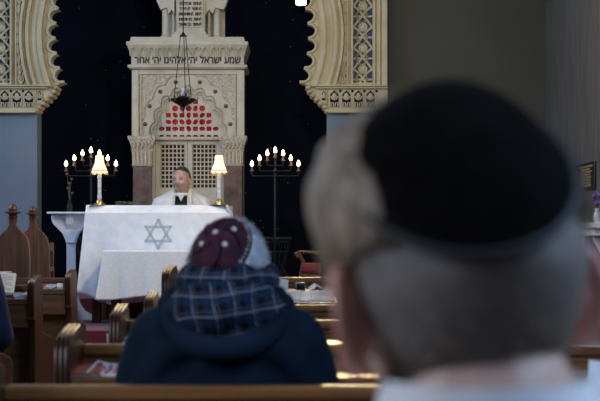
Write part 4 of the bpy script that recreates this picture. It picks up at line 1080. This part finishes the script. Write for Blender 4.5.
# ---- man in the navy coat with plaid hood
D2 = 3.06; s2 = D2/F
o2 = Vector((PX(230, D2), 2.86, 0))
HC2 = Vector((-.004, .18, CAMZ+(231-272)*s2))
rot2 = Matrix.Rotation(math.radians(-4), 3, 'Z') @ Matrix.Rotation(math.radians(-12), 3, 'X')
def coat_extra2(c_):
    for s in (-1, 1):
        c_.chain([(Vector((0, .02, 1.01)), (.10, .11, .05)), (Vector((s*.105, .03, .955)), (.065, .10, .05)), (Vector((s*.15, .05, .885)), (.058, .09, .07)), (Vector((s*.195, .07, .74)), (.052, .08, .10))], 6)
e2, hm2, body2, coat2 = figure('person', o2, 0, 'seated man in navy coat with plaid hood and maroon pearl dotted cap', HC2, rot2, 1.028, .178, .04, .04, .45, coat='coat', coat_extra=coat_extra2, thick=1.0, knees=.36, hscale=.93, bx=.0,
        arms=[(Vector((-.215, .10, .73)), Vector((-.12, .30, .70))), (Vector((.215, .10, .73)), Vector((.12, .30, .70)))])
CN2 = Vector((-.20, -.80, .56)).normalized()
def hw2(d):
    if d.dot(CN2) > .68: return .05
    if d.z < -.72 or (d.y > .45 and d.z < .5) or (abs(d.x) > .82 and d.z < .08 and -.2 < d.y < .3): return -1
    return max(.2, min(1, (d.z+.72)/.4))
shell(hm2, 'hair', 'hair_white', e2, hw2, .008, .004, 30, bulge=lambda d: .008*max(0, d.x-.2))
h_ = MB(); hair_strands(h_, hm2, 7000, lambda d: 0 if hw2(d) < 0 or d.dot(CN2) > .52 else (.5+.5*hw2(d)), .022, .0008, .006, .5, .7, 8, Vector((.1, -.2, -.3))); h_.obj('hair_strands', 'hair_white', e2)
cn = CN2; ch_ = math.radians(53)
k2, cpt = cap(hm2, cn, ch_, 'skullcap', 'maroon', e2, .014, .005, ax_scale=(1.0, .98), rim=(.004, 'maroon'))
iv = Vector(o2)
inv2 = hm2.inverted()
bpy.context.view_layer.update()
def cap_at(px, py):     # the pearls sit on the cap cloth
    o_ = Vector((0, 0, CAMZ))-iv; d_ = (P(px, py, 3)-Vector((0, 0, CAMZ))).normalized()
    hit, loc, nr, ix = k2.ray_cast(o_, d_); return (loc if hit else HC2), nr
for px, py in ((215.4, 232.4), (233.8, 229.5), (202, 244), (224.8, 244.3)):
    c_, dl = cap_at(px, py); m_ = MB()
    for i in range(6):
        a = i*PI/3; m_.sphere(c_+Vector((.0036*math.cos(a), 0, .0036*math.sin(a))), .0027, 8, 6)
    m_.sphere(c_, .0032, 8, 6); m_.obj('pearl_cluster', 'pearl', k2, True)
dots = MB(); uu = cn.cross(Vector((0, 0, 1))).normalized()
for j in range(46):
    p_, dl = cpt(ch_*.93, 2*PI*j/46, .0150); dots.sphere(hm2 @ p_, .0019 if j % 3 else .0028, 8, 6)
dots.obj('embroidered_dots', 'pearl', k2, True)
# swirled dark embroidery
sw = MB()
for k_ in range(5):
    a0_ = k_*2*PI/5
    sw.tube([hm2 @ cpt(ch_*(.2+.55*t/8), a0_+.9*t/8, .0150)[0] for t in range(9)], .0018, 6)
sw.obj('embroidered_swirls', 'velvet', k2, True)
def uvwrap(o, fu):
    uvl = o.data.uv_layers.new(name='UVMap')
    for lp in o.data.loops: uvl.data[lp.index].uv = fu(o.data.vertices[lp.vertex_index].co)
# stand collar of the hood (plaid), a tilted band round the neck
def ring_band(rx, ry, cy, z0, z1, puff, n=56, gap=0):
    rings = []
    for k_ in range(n+1):
        a = -PI/2+2*PI*k_/n; cs, sn = math.cos(a), math.sin(a); wob = .006*math.sin(5*a+1)+.004*math.sin(9*a)
        fr = max(0, sn)     # lower at the front
        r_ = []
        for j in range(12):
            b = 2*PI*j/12; zz = (z0+z1)/2-fr*.03+math.sin(b)*(z1-z0)/2+wob; rr_ = 1+math.cos(b)*puff/rx
            r_.append((cs*rx*rr_, cy+sn*ry*rr_, zz))
        rings.append(r_)
    return rings
hd = MB(); hd.loft(ring_band(.090, .095, .095, 1.058, 1.128, .020), True, False)
hood = hd.obj('hood_collar', 'plaid', e2, True)
uvwrap(hood, lambda c_: (math.atan2(c_.x, -(c_.y-.11))*.11*2.4+.3, c_.z*2.6))
# hood bag hanging down the back
def hoodbag(sx, sz_, yb, zc, th, dip, name, mat, seed):
    rings = []
    nu, nv = 44, 26; bm = bmesh.new(); grid = []
    for j in range(nv+1):
        v_ = j/nv; row = []
        for i in range(nu+1):
            u_ = i/nu*2-1
            # outline: wide rounded U
            w_ = sx*(1-.30*v_**2.2)*math.sqrt(max(0, 1-(max(0, v_-.45)/.56)**2.6)) if v_ > .45 else sx*(1-.30*v_**2.2)
            w_ *= min(1, .74+.26*(v_/.32)); x = u_*w_; z = zc-sz_*v_+.016*u_*u_*(1-v_)*-1
            bulge = th*(1-abs(u_)**2.4)*math.sin(PI*min(1, .22+.80*v_))
            fold = .010*math.sin(v_*9+u_*2.4+seed)+.007*math.sin(u_*7+v_*5+seed*2)+.006*noise.noise(Vector((u_*4, v_*5, seed)))
            y = yb+.05*v_*0-bulge+fold*(1-abs(u_)**3)*.8+.07*abs(u_)**2.5+.03*(1-v_)
            row.append(bm.verts.new((x, y, z)))
        grid.append(row)
    for j in range(nv):
        for i in range(nu): bm.faces.new((grid[j][i], grid[j][i+1], grid[j+1][i+1], grid[j+1][i]))
    m = MB(); m.bm.free(); m.bm = bm; o = m.obj(name, mat, e2, True)
    bmesh.ops
    s = o.modifiers.new('s', 'SOLIDIFY'); s.thickness = .012; s.offset = 0
    return o
hb_ = hoodbag(.122, .135, -.085, 1.100, .045, 0, 'hood_lining', 'plaid', 1.0)
uvwrap(hb_, lambda c_: (c_.x*2.5+c_.z*.5, c_.z*2.5-c_.x*.3))
rim_ = MB(); pts_ = []
for k_ in range(33):
    a = PI*(k_/32); x = math.cos(a)*(.108+.024*math.sin(a)); z = 1.075-math.sin(a)**.75*.103; y = -.085-.040*math.sin(a)+.11*abs(math.cos(a))**2.2
    pts_.append(((x, y, z), (.024, .024, .026) if 3 < k_ < 29 else (.016, .018, .016)))
rim_.chain(pts_, 2)
for k_ in range(18):
    a = PI*(.04+.92*k_/17); rim_.sphere((math.cos(a)*.11, -.045+.09*abs(math.cos(a))**2.2, 1.055-math.sin(a)*.085), (.035, .03, .035), 12, 8)
hr = fuse(rim_, 'hood', 'coat', e2, .007, 6)

# ---- rabbi
D3 = 12.95; s3 = D3/F
o3 = Vector((PX(182, D3), D3, .62))
HC3 = Vector((-.0, .02, PZ(180, D3)-.62))
rot3 = Matrix.Rotation(math.radians(-20), 3, 'Z') @ Matrix.Rotation(math.radians(-4), 3, 'X')
sz3 = PZ(197.5, D3)-.62
e3, hm3, body3, coat3 = figure('person', o3, PI, 'man in white prayer shawl seated behind the table facing the pews', HC3, rot3, sz3, .20, -.03, -.01, .335, coat='blacksuit', trousers='blacksuit', knees=.36, hscale=1.02)
def hw3(d): return -1 if (d.z < -.25 or (d.y > .1 and d.z < .45+.5*max(0, d.y)) or (abs(d.x) > .8 and d.z < .1 and d.y > -.3)) else .8
shell(hm3, 'hair', 'hair_dark', e3, hw3, .006, .002, 30)
cap(hm3, Vector((0, -.55, .83)), math.radians(33), 'skullcap', 'velvet', e3, .011, .004)
MB().tube([(HC3.x+.065*math.sin(a), -.0+.06*math.cos(a)+.012, sz3+.025) for a in [2*PI*i/24 for i in range(25)]], .016, 8).obj('shirt_collar', 'shirt', e3, True)
MB().prism([(-.032, sz3+.03), (.032, sz3+.03), (.0, sz3-.035)], 'y', .065, .125).obj('shirt_front', 'shirt', e3)
# shawl: two fused panels over shoulders, open at the front
tl = MB()
for s in (-1, 1):
    tl.chain([(Vector((s*.075, -.07, sz3+.055)), (.03, .03, .03)), (Vector((s*.12, -.03, sz3+.005)), (.07, .10, .035)), (Vector((s*.20, -.01, sz3-.05)), (.07, .115, .06)), (Vector((s*.245, .0, sz3-.17)), (.065, .12, .10)), (Vector((s*.27, .03, sz3-.36)), (.06, .13, .12))], 7)
    tl.chain([(Vector((s*.075, .0, sz3+.05)), (.022, .05, .022)), (Vector((s*.085, .08, sz3+.0)), (.034, .04, .03)), (Vector((s*.10, .125, sz3-.10)), (.045, .03, .05)), (Vector((s*.11, .14, sz3-.35)), (.05, .03, .08))], 7)
    tl.chain([(Vector((s*.12, .08, sz3-.04)), (.06, .05, .04)), (Vector((s*.18, .09, sz3-.15)), (.06, .06, .06)), (Vector((s*.2, .11, sz3-.35)), (.07, .05, .08))], 7)
tl.chain([(Vector((-.12, -.10, sz3-.02)), (.07, .05, .05)), (Vector((.12, -.10, sz3-.02)), (.07, .05, .05))], 7)
tl.chain([(Vector((-.12, -.12, sz3-.22)), (.09, .05, .16)), (Vector((.12, -.12, sz3-.22)), (.09, .05, .16))], 7)
ta = fuse(tl, 'prayer_shawl', 'tallit', e3, .008, 6)
for s in (-1,):
    MB().tube([(s*.075, .0-.02, sz3+.082), (s*.08, .06, sz3+.052), (s*.087, .120, sz3+.00), (s*.095, .158, sz3-.10), (s*.10, .172, sz3-.25)], .017, 8).obj('shawl_band', 'tallit_warm', ta, True)

# ---- person at the left edge, mostly out of the frame
o4 = Vector((PX(-42, 6.9), 6.78, 0))
e4, hm4, body4, coat4 = figure('person', o4, 0, 'person in dark blue trousers and coat seated at the left edge of the photo', Vector((0, .08, 1.21)), Matrix.Rotation(.3, 3, 'Z'), 1.03, .20, .03, .04, .45, coat='jeans', trousers='jeans', knees=.34, thick=1.05)
shell(hm4, 'hair', 'hair_brown', e4, hw2, .009, .002, 30)

# ------------------------------------------------------------ lights
def area(name, loc, look, sx, sy, e, col):
    l = bpy.data.lights.new(name, 'AREA'); l.shape = 'RECTANGLE'; l.size = sx; l.size_y = sy; l.energy = e; l.color = col
    o = bpy.data.objects.new(name, l); COL.objects.link(o); o.location = loc
    o.rotation_euler = (Vector(look)-Vector(loc)).to_track_quat('-Z', 'Y').to_euler(); return o
area('daylight_left_front', (WL+.05, 10.2, 3.2), (0, 11.4, .6), 2.0, 2.6, 225, (.50, .68, 1))
area('daylight_right_front', (WR-.05, 9.5, 3.2), (-2.5, 12, .9), 1.8, 2.6, 80, (.50, .70, 1))
area('daylight_left_near', (WL+.05, .25, 3.0), (0, 1.3, .8), 1.8, 2.5, 260, (.72, .82, 1))
area('daylight_right_near', (WR-.05, .6, 2.9), (0, 1.2, .8), 2.0, 2.7, 150, (.45, .66, 1))
w = bpy.data.worlds.new('w'); sc.world = w; w.use_nodes = True; w.node_tree.nodes['Background'].inputs[0].default_value = (.3, .4, .55, 1); w.node_tree.nodes['Background'].inputs[1].default_value = .4

cam = bpy.data.cameras.new('camera'); co = bpy.data.objects.new('camera', cam); COL.objects.link(co)
co.location = (0, 0, CAMZ); co.rotation_euler = (PI/2, 0, 0); cam.sensor_width = 36; cam.lens = 36*F/600; cam.shift_y = (HZ-200.5)/600
cam.dof.use_dof = True; cam.dof.focus_distance = 13.5; cam.dof.aperture_fstop = 8; cam.clip_start = .05
sc.camera = co
sc.view_settings.view_transform = 'Standard'; sc.view_settings.look = 'None'; sc.view_settings.gamma = 1; sc.view_settings.exposure = 0
